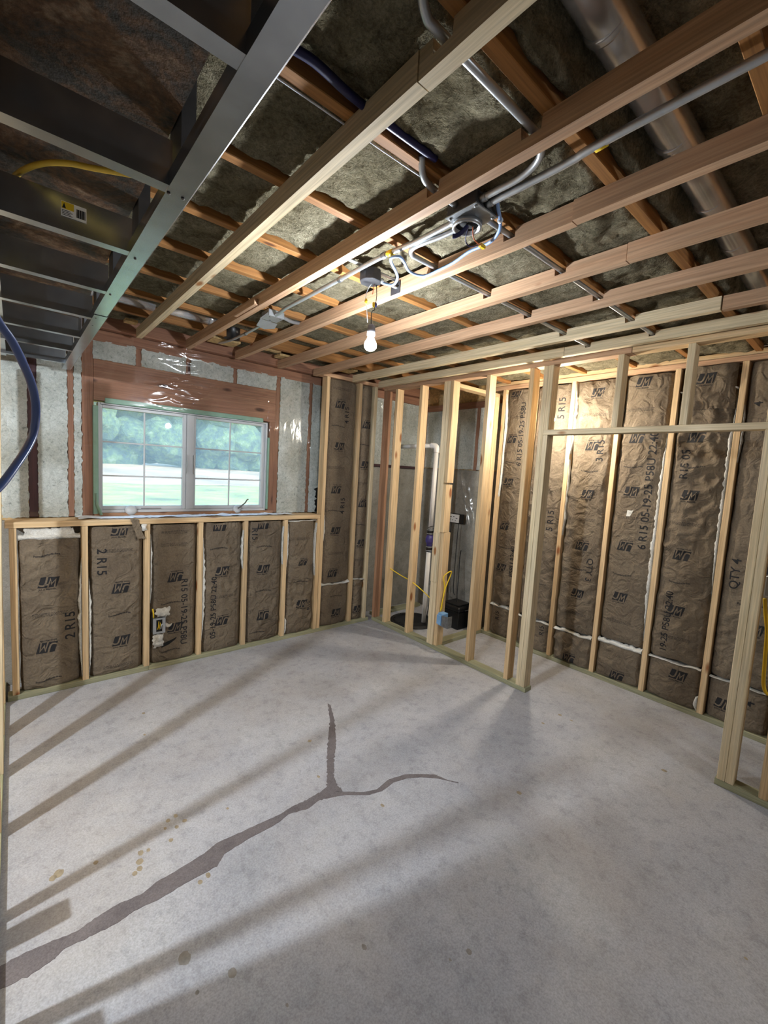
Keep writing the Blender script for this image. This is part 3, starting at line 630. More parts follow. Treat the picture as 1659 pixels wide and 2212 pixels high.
class Batt:
    def __init__(self, wall, s0, s1, t0, t1, seed, label, amp=1.0, edges='', top=None, group=None, rec=0.012):
        self.O, self.S, self.N = WALLS[wall]; self.s0, self.s1, self.t0, self.t1, self.seed, self.amp, self.rec = s0, s1, t0, t1, seed, amp, rec
        w = s1 - s0
        off = [0, 0.006, 0.014, 0.024, 0.034, 0.040, 0.046]
        inner = []; k = max(2, round((w - 0.12) / 0.014)); inner = [0.06 + (w - 0.12) * i / k for i in range(k + 1)] if w > 0.16 else [w / 2]
        self.gs = [s0 + v for v in off + inner + [w - v for v in off[::-1]]]
        nt = max(3, round((t1 - t0) / 0.017)); self.gt = [t0 + (t1 - t0) * j / nt for j in range(nt + 1)]
        self.h = [[self.fn(s, t) for s in self.gs] for t in self.gt]
        base = self.O + self.S * (s0 + s1) / 2 + V((0, 0, t0))
        self.root = empty('insulation_batt', base, label, 'insulation', group)
        verts = []
        for j, t in enumerate(self.gt):
            for i, s in enumerate(self.gs):
                ss, tt = s, t
                if i == 0 or i == len(self.gs) - 1: ss += 0.006 * nz(t * 9, seed + i)
                if j == 0 or j == nt: tt += 0.012 * nz(s * 8, seed + j) 
                verts.append(self.O + self.S * ss + V((0, 0, tt)) + self.N * self.h[j][i])
        n = len(self.gs); faces = [(j * n + i, j * n + i + 1, (j + 1) * n + i + 1, (j + 1) * n + i) for j in range(nt) for i in range(n - 1)]
        self.facing = mesh_obj('kraft_facing', verts, faces, M['kraft'], self.root, base, True)
        for e in edges: self.fluff(e)
        if top: self.gap(top)
    def fn(self, s, t):
        w = self.s1 - self.s0; e = min(s - self.s0, self.s1 - s); et = min(t - self.t0, self.t1 - t)
        u = (s - self.s0) / w
        h = -self.rec - 0.040 * max(0, 1 - e / 0.045) ** 2 + 0.010 * math.sin(math.pi * u)
        h -= 0.012 * max(0, 1 - et / 0.05) ** 2
        h -= 0.005 * math.exp(-((e - 0.04) / 0.006) ** 2)
        sd = self.seed * 7.31
        big = 0.010 * nz(s * 5 + sd, t * 2.6, sd)
        r1 = (1 - abs(nz(s * 7 + 2.2 * t + sd, t * 5.5 - 3 * s, sd + 3))) ** 7; r2 = (1 - abs(nz(s * 9 - 3 * t - sd, t * 8 + 2 * s, sd + 11))) ** 8
        mask = max(0, min(1, 0.5 + 1.4 * nz(s * 2.0, t * 1.7, sd + 20)))
        return h + self.amp * (big + 0.014 * mask * r1 + 0.011 * mask * r2 - 0.005 * mask + 0.004 * nz(s * 17 + sd, t * 13, sd))
    def at(self, s, t):
        i = max(0, min(bisect_right(self.gs, s) - 1, len(self.gs) - 2)); j = max(0, min(bisect_right(self.gt, t) - 1, len(self.gt) - 2))
        a = (s - self.gs[i]) / (self.gs[i + 1] - self.gs[i]); b = (t - self.gt[j]) / (self.gt[j + 1] - self.gt[j])
        H = self.h
        return (H[j][i] * (1 - a) + H[j][i + 1] * a) * (1 - b) + (H[j + 1][i] * (1 - a) + H[j + 1][i + 1] * a) * b
    def lay(self, name, layers, s, t, rot=0.0, parent=None):
        """layers: [(flat, material, lift)] wrapped onto the facing"""
        bm = bmesh.new(); mats = []; ca, sa = math.cos(rot), math.sin(rot); lifts = {}
        for li, (fl, mat, lift) in enumerate(layers):
            mats.append(mat); vs = []
            for x, y in fl[0]: vs.append(bm.verts.new((s + x * ca - y * sa, t + x * sa + y * ca, lift)))
            for f in fl[1]:
                try: fc = bm.faces.new([vs[i] for i in f]); fc.material_index = li
                except ValueError: pass
        xs = [v.co.x for v in bm.verts]; ys = [v.co.y for v in bm.verts]
        for g in self.gs:
            if min(xs) < g < max(xs): bmesh.ops.bisect_plane(bm, geom=bm.verts[:] + bm.edges[:] + bm.faces[:], plane_co=(g, 0, 0), plane_no=(1, 0, 0))
        for g in self.gt:
            if min(ys) < g < max(ys): bmesh.ops.bisect_plane(bm, geom=bm.verts[:] + bm.edges[:] + bm.faces[:], plane_co=(0, g, 0), plane_no=(0, 1, 0))
        kill = [v for v in bm.verts if not (self.s0 + 0.004 < v.co.x < self.s1 - 0.004 and self.t0 < v.co.y < self.t1)]
        if kill: bmesh.ops.delete(bm, geom=kill, context='VERTS')
        if not bm.faces: bm.free(); return None
        og = self.O + self.S * s + V((0, 0, t))
        for v in bm.verts:
            ss, tt, lf = v.co; v.co = self.O + self.S * ss + V((0, 0, tt)) + self.N * (self.at(ss, tt) + lf) - og
        return bm_obj(name, bm, mats, parent or self.facing, Matrix.Translation(og), True)
    def logo(self, s, t, up=True, sc_=1.0):
        k_ = lambda fl: ([(x * sc_, y * sc_) for x, y in fl[0]], fl[1])
        bl = k_(LOGO_BLOCK); j = k_(LOGO_J); m = k_(LOGO_M)
        tx = shift(text_flat('Johns Manville', 0.0165 * sc_, 0.1, 0.01), -0.006 * sc_, -0.049 * sc_)
        self.lay('printed_logo', [(bl, M['ink'], 0.0012), (j, M['kraft'], 0.0022), (m, M['kraft'], 0.0022), (tx, M['ink'], 0.0012)], s, t, 0 if up else math.pi)
    def text(self, txt, s, t, size, rot):
        V0, F0 = text_flat(txt, size, 0, 0.012)
        iv = sorted([min(V0[i][0] for i in f), max(V0[i][0] for i in f), k] for k, f in enumerate(F0)); words = [[]]; end = None
        for a, b_, k in iv:
            if end is not None and a - end > size * 0.2: words.append([])
            words[-1].append(F0[k]); end = b_ if end is None else max(end, b_)
        for fs in words:
            used = sorted({i for f in fs for i in f}); mp_ = {i: n_ for n_, i in enumerate(used)}
            self.lay('printed_text', [(([V0[i] for i in used], [tuple(mp_[i] for i in f) for f in fs]), M['ink'], 0.0013)], s, t, rot)
    def wavy(self, s, t): 
        fl = text_flat('Formaldehyde-free', 0.019, 0.0, 0.02)
        fl = ([(x, y + 0.006 * math.sin(x * 34 + s)) for x, y in fl[0]], fl[1]); self.lay('printed_text', [(fl, M['ink'], 0.0012)], s, t, 0.03)
    def rules(self, s, t, w=0.19):
        P = []
        for r in (0, 1, 2):
            x = -w / 2
            while x < w / 2:
                l_ = random.uniform(0.006, 0.02); P.append([(x, r * 0.009), (x + l_, r * 0.009), (x + l_, r * 0.009 + 0.0028), (x, r * 0.009 + 0.0028)]); x += l_ + 0.004
        self.lay('printed_lines', [(poly_flat(P), M['ink'], 0.0011)], s, t, 0)
    def fluff(self, e):
        side, a, b, wd = e
        verts, faces = [], []; n = max(6, int((b - a) / 0.016)); sg = 1 if side == 'L' else -1; s_ = self.s0 - 0.006 if side == 'L' else self.s1 + 0.006
        for i in range(n + 1):
            t = a + (b - a) * i / n; tp = min(1, 4 * i / n, 4 * (n - i) / n)
            w_ = wd * tp * (0.65 + 0.6 * abs(nz(t * 7, self.seed, 2)) + 0.45 * nz(t * 30, self.seed, 8))
            for k, (u, h) in enumerate(((0, -0.035), (0.08, -0.012), (0.55, 0.001), (0.95, -0.006), (1.15, -0.034))):
                verts.append(self.O + self.S * (s_ + sg * (u * w_ + (0.002 * nz(t * 60, k, self.seed)))) + V((0, 0, t)) + self.N * (h + 0.006 * nz(t * 18, k * 2.0, self.seed)))
        for i in range(n):
            for k in range(4): faces.append((i * 5 + k, i * 5 + k + 1, i * 5 + k + 6, i * 5 + k + 5))
        mesh_obj('fibre_edge', verts, faces, M['fluff'], self.root, verts[0], True)
    def gap(self, th):
        verts, faces = [], []; n = 26
        for i in range(n + 1):
            s = self.s0 + (self.s1 - self.s0) * i / n
            w_ = th * (0.55 + 0.8 * abs(nz(s * 9, self.seed, 5)) + 0.3 * nz(s * 40, self.seed)); zc = self.t1 - 0.004 + 0.012 * nz(s * 8, self.seed + len(self.gt) - 1)
            for k, (u, h) in enumerate(((-0.2, -0.04), (0.05, -0.016), (0.5, -0.004), (0.9, -0.012), (1.2, -0.04))):
                verts.append(self.O + self.S * s + V((0, 0, zc + u * w_)) + self.N * (h + 0.006 * nz(s * 20, k * 2.0, self.seed)))
        for i in range(n):
            for k in range(4): faces.append((i * 5 + k, i * 5 + k + 1, i * 5 + k + 6, i * 5 + k + 5))
        mesh_obj('fibre_edge', verts, faces, M['fluff'], self.root, verts[0], True)
CCW, CW = math.pi / 2, -math.pi / 2
G1 = None
b = Batt('back', 0.010, 0.350, 0.042, 1.10, 1, 'slumped kraft batt in the leftmost bay of the half wall, white wool showing above it', 1.3, [('R', 0.06, 0.95, 0.022)], 0.05)
b.logo(0.165, 0.80); b.logo(0.155, 0.335, False); b.text('2 R15', 0.288, 0.47, 0.085, CCW); b.wavy(0.16, 0.99); b.rules(0.17, 0.56); b.wavy(0.16, 0.10)
b = Batt('back', 0.404, 0.748, 0.042, 1.172, 2, 'half-wall kraft batt just left of the outlet box, printed 2 R15 near its top', 0.8, [('L', 0.06, 0.80, 0.020)])
b.logo(0.59, 1.14); b.logo(0.60, 0.70, False); b.logo(0.60, 0.29); b.text('2 R15', 0.475, 0.91, 0.085, CW); b.rules(0.58, 0.98); b.wavy(0.59, 0.50); b.rules(0.58, 0.085)
b = Batt('back', 0.806, 1.150, 0.042, 1.172, 3, 'kraft batt in the half wall behind the outlet box, torn open around it', 0.9, [('L', 0.55, 1.10, 0.014)])
b.logo(0.985, 0.74, False); b.logo(0.985, 0.32); b.text('R15 05-19-25 P58U', 1.05, 0.44, 0.070, CW); b.rules(0.97, 1.00); b.rules(0.97, 1.10); b.wavy(0.95, 0.53); b.wavy(0.95, 0.13)
b.lay('painted_tear', [(poly_flat([[(-0.06, -0.035), (-0.01, -0.022), (0.045, 0.012), (0.062, 0.034), (0.012, 0.016), (-0.04, 0.0)]]), M['dark'], 0.0015)], 0.94, 0.20)  # flat dark patch painted as the shade inside the tear
b = Batt('back', 1.203, 1.542, 0.042, 1.172, 4, 'kraft batt in the half wall printed upward with 05-19-25 P58U 22:40', 0.9, [('L', 0.16, 1.05, 0.030), ('R', 0.75, 1.10, 0.016)])
b.logo(1.335, 1.14, False); b.logo(1.36, 0.75); b.logo(1.37, 0.30, False); b.text('05-19-25 P58U 22:40', 1.295, 0.43, 0.064, CCW); b.wavy(1.33, 0.95); b.rules(1.36, 0.51)
b = Batt('back', 1.594, 1.933, 0.042, 1.172, 5, 'kraft batt in the half wall printed R15 sideways at its top, under the right sash', 1.1, [('R', 0.75, 1.12, 0.014)], None)
b.logo(1.73, 1.14, False); b.logo(1.74, 0.73); b.logo(1.755, 0.28, False); b.text('R15', 1.645, 1.06, 0.070, CW); b.wavy(1.74, 0.94); b.wavy(1.75, 0.52); b.wavy(1.70, 0.13)
b = Batt('back', 1.985, 2.296, 0.042, 1.165, 6, 'buckled kraft batt in the rightmost bay of the half wall, pinched at mid height', 2.0, [('L', 0.72, 1.14, 0.020), ('R', 0.60, 1.14, 0.024), ('L', 0.05, 0.22, 0.03)], 0.012)
b.logo(2.155, 0.75, False, 0.8); b.logo(2.155, 0.335); b.text('R15', 2.245, 0.30, 0.060, CCW); b.rules(2.15, 0.98, 0.15); b.wavy(2.14, 0.56)
b = Batt('back', 2.388, 2.738, 0.50, 2.575, 7, 'tall kraft batt right of the window, printed 4 R15 twice', 0.5, [('L', 0.95, 1.22, 0.02)])
for z, u in ((2.335, 0), (1.92, 1), (1.475, 0), (1.05, 1), (0.60, 0)): b.logo(2.515 + 0.01 * u, z, bool(u))
b.text('4 R15', 2.60, 2.24, 0.072, CCW); b.text('4 R15', 2.60, 1.31, 0.072, CCW); b.wavy(2.50, 2.12); b.rules(2.50, 1.69); b.wavy(2.50, 1.26); b.rules(2.54, 0.80); b.rules(2.52, 2.48)
b = Batt('back', 2.388, 2.738, 0.042, 0.475, 8, 'short kraft batt at the floor under the tall one right of the window', 0.9, [], 0.030)
b.logo(2.58, 0.17); b.wavy(2.57, 0.35)
b = Batt('back', 2.789, 2.945, 0.51, 2.575, 9, 'narrow tall kraft batt in the last bay before the partition corner', 0.5)
for z, u in ((2.17, 0), (1.75, 1), (1.33, 0), (0.90, 1)): b.logo(2.875, z, bool(u))
b.wavy(2.86, 1.96); b.rules(2.86, 1.54, 0.12); b.wavy(2.87, 1.10); b.rules(2.87, 0.70, 0.12)
b = Batt('back', 2.789, 2.945, 0.042, 0.49, 10, 'narrow crumpled kraft scrap at the floor beside the partition corner', 1.8, [], 0.020)
b.logo(2.87, 0.16)

def rb(y1, y0, t0, t1, seed, label, amp, edges=(), top=None): return Batt('right', -y1, -y0, t0, t1, seed, label, amp, edges, top, None, 0.016)
b = rb(2.664, 2.386, 0.38, 2.585, 11, 'tall kraft batt on the right wall nearest the sump corner, printed 6 R15 05-19-25', 1.2, [('L', 1.5, 2.55, 0.03)])
for z, u in ((2.55, 1), (2.09, 0), (1.66, 1), (1.20, 0), (0.77, 1)): b.logo(-2.56, z, bool(u), 0.95)
b.text('6 R15 05-19-25 P58U', -2.46, 2.14, 0.072, CCW); b.text('P58U 22:40', -2.44, 0.85, 0.068, CCW); b.rules(-2.53, 2.30, 0.14); b.wavy(-2.54, 1.86); b.rules(-2.54, 1.44, 0.14); b.wavy(-2.54, 0.98)
b = rb(2.664, 2.386, 0.042, 0.345, 12, 'short torn kraft batt at the floor of the right wall beside the sump corner', 1.8, [], 0.035)
b.text('R15', -2.56, 0.25, 0.06, CCW)
b = rb(2.333, 1.988, 0.35, 2.585, 13, 'tall kraft batt on the right wall printed 5 R15 twice, behind the doorway post', 1.2)
for z, u in ((2.20, 1), (1.75, 0), (0.85, 1)): b.logo(-2.20, z, bool(u))
b.text("5 R15", -2.06, 2.37, 0.085, CCW); b.text('5 R15', -2.07, 1.32, 0.085, CCW); b.wavy(-2.18, 2.0); b.rules(-2.18, 1.1); b.wavy(-2.12, 0.70)
b = rb(2.333, 1.988, 0.042, 0.32, 14, 'short kraft batt at the floor behind the doorway post, printed R15', 1.0, [], 0.018)
b.text('R15', -2.05, 0.25, 0.06, math.pi / 2)
b = rb(1.935, 1.582, 0.345, 2.585, 15, 'tall crumpled kraft batt printed 3 R15, framed by the left half of the doorway', 1.6, [('L', 1.95, 2.58, 0.024), ('L', 1.2, 1.9, 0.012)])
for z, u in ((2.48, 1), (2.02, 0), (1.60, 1), (1.13, 0), (0.70, 1)): b.logo(-1.745, z, bool(u))
b.text('3 R15', -1.675, 1.98, 0.080, CCW); b.text('QTY 3', -1.665, 0.93, 0.075, CW); b.rules(-1.74, 2.28); b.wavy(-1.75, 1.80); b.rules(-1.76, 1.36); b.wavy(-1.76, 0.92); b.rules(-1.75, 0.50)
b = rb(1.935, 1.582, 0.042, 0.31, 16, 'short crumpled kraft batt at the floor, under the batt printed 3 R15', 2.0, [], 0.030)
b.logo(-1.76, 0.085, False)
b = rb(1.528, 1.180, 0.38, 2.585, 17, 'tall kraft batt printed 6 R15 05-19-25 P58U 22:40 with a small hole, mid doorway', 0.9, [('R', 0.45, 2.15, 0.034), ('L', 2.2, 2.5, 0.01)])
for z, u in ((2.53, 1), (2.08, 0), (1.65, 1), (1.19, 0), (0.76, 1)): b.logo(-1.39, z, bool(u))
b.text('6 R15 05-19-25 P58U 22:40', -1.265, 1.66, 0.084, CCW); b.rules(-1.39, 2.30); b.wavy(-1.40, 1.85); b.rules(-1.38, 1.42); b.wavy(-1.39, 0.95); b.rules(-1.38, 0.54)
tear = b.lay('painted_tear', [(poly_flat([[(-0.024, -0.028), (0.006, -0.026), (0.03, 0.03), (0.012, 0.022), (-0.02, 0.024)]]), M['fluff'], 0.002)], -1.385, 1.47)
b = rb(1.528, 1.180, 0.042, 0.335, 18, 'short kraft batt at the floor under a wide white fibre gap, mid doorway', 1.5, [], 0.050)
b.logo(-1.345, 0.08, False)
b = rb(1.126, 0.778, 0.37, 2.42, 19, 'tall kraft batt with deep vertical folds and a drooping top, right half of the doorway', 1.9, [('R', 0.9, 2.35, 0.030)], 0.02)
for z, u in ((2.08, 0), (1.65, 1), (1.19, 0), (0.76, 1)): b.logo(-0.985, z, bool(u))
b.text('R15 05', -1.035, 1.88, 0.078, CCW); b.text('19-25 P58U 22:40', -1.03, 0.66, 0.066, CCW); b.rules(-0.98, 2.28); b.wavy(-0.98, 1.86); b.rules(-0.98, 1.42); b.wavy(-0.98, 0.98); b.rules(-0.97, 0.54)
flap = Batt('right', -1.115, -0.79, 2.28, 2.592, 29, 'folded-over kraft flap drooping below the top plate above the doorway', 2.4, [], None, None, -0.012)
flap.logo(-0.965, 2.50)
b = rb(1.126, 0.778, 0.042, 0.35, 20, 'short smooth kraft batt at the floor with an upright logo, right half of the doorway', 0.6, [('R', 0.05, 0.16, 0.04)], 0.014)
b.logo(-0.915, 0.27)
b = rb(0.724, 0.377, 0.36, 2.585, 21, 'tall kraft batt printed QTY 4 behind the doubled door jamb', 1.1, [('L', 1.9, 2.3, 0.012)])
for z, u in ((2.07, 0), (1.65, 1), (1.19, 0), (0.76, 1)): b.logo(-0.52, z, bool(u))
b.text('QTY 4', -0.655, 1.12, 0.078, CCW); b.text('4', -0.655, 2.30, 0.07, CCW); b.wavy(-0.55, 0.92)
b = rb(0.724, 0.377, 0.042, 0.34, 22, 'short kraft batt at the floor behind the doubled door jamb', 0.8, [], 0.014)
b.logo(-0.62, 0.17); b.text('4', -0.48, 0.24, 0.08, CCW)
b = rb(0.323, -0.022, 0.042, 2.585, 23, 'kraft batt at the right edge of the frame beyond the last studs', 1.0)
b.logo(-0.20, 1.2); b.logo(-0.2, 0.6, False)
# kraft scrap hanging over the sill
scr = sheet('kraft_scrap', (0.655, 3.686, 1.232), (0.985, 0, -0.17), (0.30, 0, -0.95), (0, -1, 0), 0.055, 0.16, 0.012, lambda s, t: 0.004 + 0.02 * max(0, t - 0.03) + 0.006 * nz(s * 20, t * 12, 3), M['kraft'], None, 0.004, 2)
tag(scr, 'torn brown kraft paper tongue hanging over the front of the sill', 'paper scrap')
tuft = sheet('fibre_tuft', (0.735, 3.688, 1.135), (1, 0, 0), (0, 0, 1), (0, -1, 0), 0.035, 0.05, 0.006, lambda s, t: 0.02 * math.sin(math.pi * min(1, s / 0.035)) * math.sin(math.pi * min(1, t / 0.05)) + 0.004 * nz(s * 90, t * 90), M['fluff'], None, 0.004, 3)
tag(tuft, 'small white fibre tuft caught under the sill beside the kraft scrap', 'fibre tuft')
slump = sheet('wool_batt', (0.04, 3.70, 1.085), (1, 0, 0), (0, 0, 1), (0, -1, 0), 0.27, 0.095, 0.010, lambda s, t: 0.012 * fbm(s * 12, t * 20, 2) - 0.012, M['fluff'], None, 0.008, 6)
tag(slump, 'bare white glass wool exposed above the slumped batt in the first half-wall bay', 'insulation')

# ------------------------------------------------------------------ plastic film in the sump corner
def crease(s, t, s0, k, w, a, lo, hi, sd):
    m = max(0.0, min(1.0, (t - lo) / 0.15, (hi - t) / 0.15)); return a * m * (0.75 + 0.6 * nz(t * 9, sd)) * math.exp(-((s - s0 - k * t) / w) ** 2)
gA, gB = folds(7.0, 2.0, 2.5, 1.5, 12, 0.012), folds(7.0, 4.0, 2.5, 1.5, 22, 0.012)
film2 = sheet('plastic_sheet', (3.19, 3.885, 0.06), (1, 0, 0), (0, 0, 1), (0, -1, 0), 0.76, 2.42, 0.0065, lambda s, t: gA(s, t) + crease(s, t, 0.25, 0.02, 0.02, 0.026, 0.3, 1.5, 2) + crease(s, t, 0.07, 0.015, 0.016, 0.02, 0.9, 2.2, 5), M['film'])
tag(film2, 'clear plastic sheet hanging over the concrete behind the sump pipe', 'plastic sheet')
film3 = sheet('plastic_sheet', (3.962, 3.875, 0.30), (0, -1, 0), (0, 0, 1), (-1, 0, 0), 1.02, 2.15, 0.0065, lambda s, t: gB(s, t) + crease(s, t, 1.0, -0.28, 0.02, 0.026, 0.7, 1.5, 3) + crease(s, t, 1.06, -0.27, 0.017, 0.022, 0.5, 1.3, 8) + crease(s, t, 0.50, 0.12, 0.018, 0.022, 0.1, 0.8, 9), M['film'])
tag(film3, 'clear plastic sheet on the side wall of the sump corner, above the black box', 'plastic sheet')

# ------------------------------------------------------------------ electrical on the ceiling
def bulb_thing(base, label, mat, zb, cordtop):
    t = empty('light_bulb', base, label, 'light bulb')
    x, y, _ = base
    prof = [(0.012, 0.040), (0.014, 0.032), (0.020, 0.020), (0.027, 0.008), (0.030, -0.004), (0.028, -0.016), (0.020, -0.026), (0.008, -0.031), (0.001, -0.032)]
    lathe('glass', prof[::-1], (x, y, zb), mat, t, 20)
    lathe('socket', [(0.014, 0.036), (0.019, 0.040), (0.020, 0.06), (0.018, 0.085), (0.012, 0.092), (0.004, 0.094)], (x, y, zb), M['lamp_grey'], t, 16)
    tube('cord', [(x - 0.002, y, zb + 0.09), (x, y + 0.004, zb + 0.15), (x + 0.012, y, cordtop - 0.11), (x + 0.014, y, cordtop - 0.09)], 0.0022, M['black'], t, 6)
    return t
lb = bulb_thing((1.320, 1.710, 2.27), 'lit bare bulb hanging by wires in the middle of the ceiling', M['bulb'], 2.302, 2.575)
tube('white_wire', [(1.300, 1.70, 2.575), (1.286, 1.71, 2.545), (1.280, 1.715, 2.51), (1.284, 1.712, 2.48), (1.295, 1.71, 2.40)], 0.0018, M['paper'], lb, 6)
tube('black_wire', [(1.33, 1.70, 2.575), (1.338, 1.705, 2.53), (1.336, 1.708, 2.495)], 0.0018, M['black'], lb, 6)
tube('red_wire', [(1.315, 1.70, 2.575), (1.312, 1.705, 2.53)], 0.0016, M['copper'], lb, 6)
for (x, z) in ((1.281, 2.492), (1.328, 2.490)): lathe('wire_nut', [(0.003, -0.012), (0.006, -0.008), (0.007, 0.004), (0.004, 0.011), (0.001, 0.012)], (x, 1.712, z), M['yellow'], lb, 8)
lathe('wire_nut', [(0.003, -0.012), (0.006, -0.008), (0.007, 0.004), (0.004, 0.011), (0.001, 0.012)], (1.337, 1.709, 2.49), M['navy'], lb, 8)
bulb_thing((3.50, 1.955, 2.19), 'second lit bulb behind the partition, almost hidden by the doorway post', M['bulb2'], 2.222, 2.74)

def octo(name, c, r, h, mat, parent, rot=0.39):
    bm = bmesh.new(); bmesh.ops.create_cone(bm, cap_ends=True, segments=8, radius1=r, radius2=r, depth=h); bmesh.ops.bevel(bm, geom=bm.edges[:], offset=0.003, segments=1, affect='EDGES')
    return bm_obj(name, bm, mat, parent, Matrix.Translation(c) @ Matrix.Rotation(rot, 4, 'Z'))
# box one: square steel box with a round raised ring and loose wires
jb = empty('junction_box', (1.235, 1.06, 2.64), 'square steel junction box with open round ring and loose wires, between conduits', 'junction box')
bx = bar('body', (1.175, 1.290), (0.995, 1.125), (2.600, 2.645), M['darkbox'], jb, 0.004)
bar('cover_plate', (1.172, 1.293), (0.992, 1.128), (2.595, 2.600), M['box'], jb, 0.001)
rg = lathe('ring', [(0.052, 0.0), (0.052, -0.018), (0.044, -0.018), (0.042, 0.0)], (1.248, 1.090, 2.596), M['conduit'], jb, 28)
lathe('opening', [(0.041, -0.004), (0.0005, -0.0045)], (1.248, 1.090, 2.594), M['dark'], jb, 20)  # flat dark disc painted as the shade inside the ring
for (x, y) in ((1.185, 1.005), (1.28, 1.005), (1.185, 1.115), (1.28, 1.118)): lathe('screw', [(0.005, 0.0), (0.005, -0.004), (0.001, -0.005)], (x, y, 2.595), M['conduit'], jb, 8)
tube('navy_wires', [(1.245, 1.085, 2.585), (1.235, 1.10, 2.565), (1.222, 1.115, 2.553), (1.214, 1.125, 2.552)], 0.008, M['navy'], jb, 8)
tube('navy_wire', [(1.255, 1.09, 2.585), (1.285, 1.125, 2.565), (1.325, 1.135, 2.56), (1.36, 1.12, 2.575)], 0.002, M['navy'], jb, 6)
tube('orange_wire', [(1.262, 1.075, 2.585), (1.288, 1.09, 2.562), (1.33, 1.10, 2.56), (1.365, 1.115, 2.575)], 0.0024, M['copper'], jb, 6)
bar('yellow_tag', (1.362, 1.392), (1.112, 1.128), (2.568, 2.582), M['yellow'], jb, 0.003)
# box two: dark octagon box on a bar hanger, over the bulb
j2 = empty('junction_box', (1.295, 1.705, 2.64), 'dark octagonal box on a bar hanger, holding the lit bulb', 'junction box')
octo('body', V((1.295, 1.705, 2.605)), 0.052, 0.055, M['darkbox'], j2)
bar('bar_hanger', (1.099, 1.458), (1.69, 1.712), (2.634, 2.640), M['conduit'], j2, 0.001)
bar('bar_hanger', (1.340, 1.458), (1.692, 1.710), (2.600, 2.606), M['conduit'], j2, 0.001)
pl = bar('hanger_plate', (1.4565, 1.4595), (1.675, 1.745), (2.575, 2.630), M['darkbox'], j2, 0.001)
lathe('plate_hole_shade', [(0.006, 0), (0.0005, 0.0005)], (1.456, 1.69, 2.607), M['dark'], pl, 10, V((-1, 0, 0)))  # small dark disc, the hole's shade put into its colour
lathe('connector', [(0.011, 0), (0.013, 0.004), (0.013, 0.016), (0.010, 0.02)], (1.338, 1.69, 2.598), M['conduit'], j2, 10, V((1, -0.2, 0)))
# box three: pale steel box and open lid toward the window
j3 = empty('junction_box', (1.245, 2.65, 2.64), 'pale steel box with a bent lid, on the conduit nearest the window', 'junction box')
bar('body', (1.20, 1.305), (2.585, 2.69), (2.605, 2.645), M['conduit'], j3, 0.003)
lid = mesh_obj('lid', [(1.195, 2.69, 2.604), (1.315, 2.70, 2.604), (1.325, 2.76, 2.588), (1.27, 2.80, 2.580), (1.205, 2.775, 2.584)], [(0, 1, 2, 3, 4)], M['conduit'], j3)
mesh_obj('side_flap', [(1.17, 2.53, 2.600), (1.20, 2.59, 2.604), (1.20, 2.69, 2.604), (1.172, 2.65, 2.592)], [(0, 1, 2, 3)], M['conduit'], j3)
for (x, y) in ((1.22, 2.61), (1.285, 2.60), (1.25, 2.67)): lathe('knockout', [(0.007, 0), (0.0005, -0.001)], (x, y, 2.604), M['wire'], j3, 8)

def conduit(pts, r, label, parts=(), name='conduit', mat='conduit'):
    t = empty(name, pts[0], label, 'conduit'); tube('tube', pts, r, M[mat], t, 12, 5)
    for (p, ax) in parts: lathe('coupling', [(r + 0.0015, -0.014), (r + 0.003, -0.012), (r + 0.003, 0.012), (r + 0.0015, 0.014)], p, M['box'], t, 12, V(ax))
    return t
c1 = conduit([(1.205, -2.4, 2.612), (1.214, 0.3, 2.612), (1.230, 0.72, 2.613), (1.232, 0.998, 2.616)], 0.0115, 'long steel conduit from the top right corner into the square junction box', [((1.232, 0.985, 2.616), (0, 1, 0))])
tube('yellow_tape', [(1.224, 0.60, 2.613), (1.226, 0.63, 2.613)], 0.0135, M['yellow'], c1, 10, 0)
c2 = conduit([(1.233, 1.126, 2.614), (1.233, 1.34, 2.614), (1.222, 1.55, 2.616), (1.226, 1.80, 2.616), (1.228, 2.20, 2.614), (1.226, 2.40, 2.612), (1.240, 2.52, 2.612), (1.247, 2.587, 2.616)], 0.0105, 'steel conduit passing the octagonal box, from the square box to the pale box', [((1.233, 1.14, 2.614), (0, 1, 0)), ((1.222, 1.52, 2.616), (0, 1, 0)), ((1.228, 1.86, 2.616), (0, 1, 0))])
tube('yellow_tape', [(1.2265, 1.465, 2.6155), (1.2235, 1.50, 2.616)], 0.0125, M['yellow'], c2, 10, 0)
conduit([(1.266, 2.692, 2.616), (1.268, 2.86, 2.614), (1.270, 3.08, 2.612), (1.285, 3.45, 2.63), (1.29, 3.70, 2.66)], 0.009, 'thin dark conduit running from the pale box to the window wall', [((1.268, 2.86, 2.614), (0, 1, 0)), ((1.272, 3.10, 2.612), (0, 1, 0))])
conduit([(0.60, 0.62, 2.70), (0.615, 0.69, 2.655), (0.655, 0.724, 2.632), (0.72, 0.727, 2.628), (1.05, 0.727, 2.628), (1.12, 0.733, 2.626), (1.172, 0.770, 2.622), (1.196, 0.84, 2.618), (1.198, 0.92, 2.618), (1.199, 0.998, 2.618)], 0.0105, 'bent conduit crossing the first two furring strips near the top edge', [((1.199, 0.985, 2.618), (0, 1, 0))])
conduit([(0.96, 1.04, 2.66), (1.0, 1.07, 2.632), (1.06, 1.085, 2.628), (1.176, 1.085, 2.626)], 0.0105, 'short curved conduit dropping through the second furring strip to the square box')
conduit([(1.288, 1.06, 2.626), (1.6, 1.06, 2.628), (2.2, 1.06, 2.628), (3.06, 1.06, 2.628)], 0.0105, 'conduit notched through the strips rightward from the square box', [((1.30, 1.06, 2.626), (1, 0, 0))])
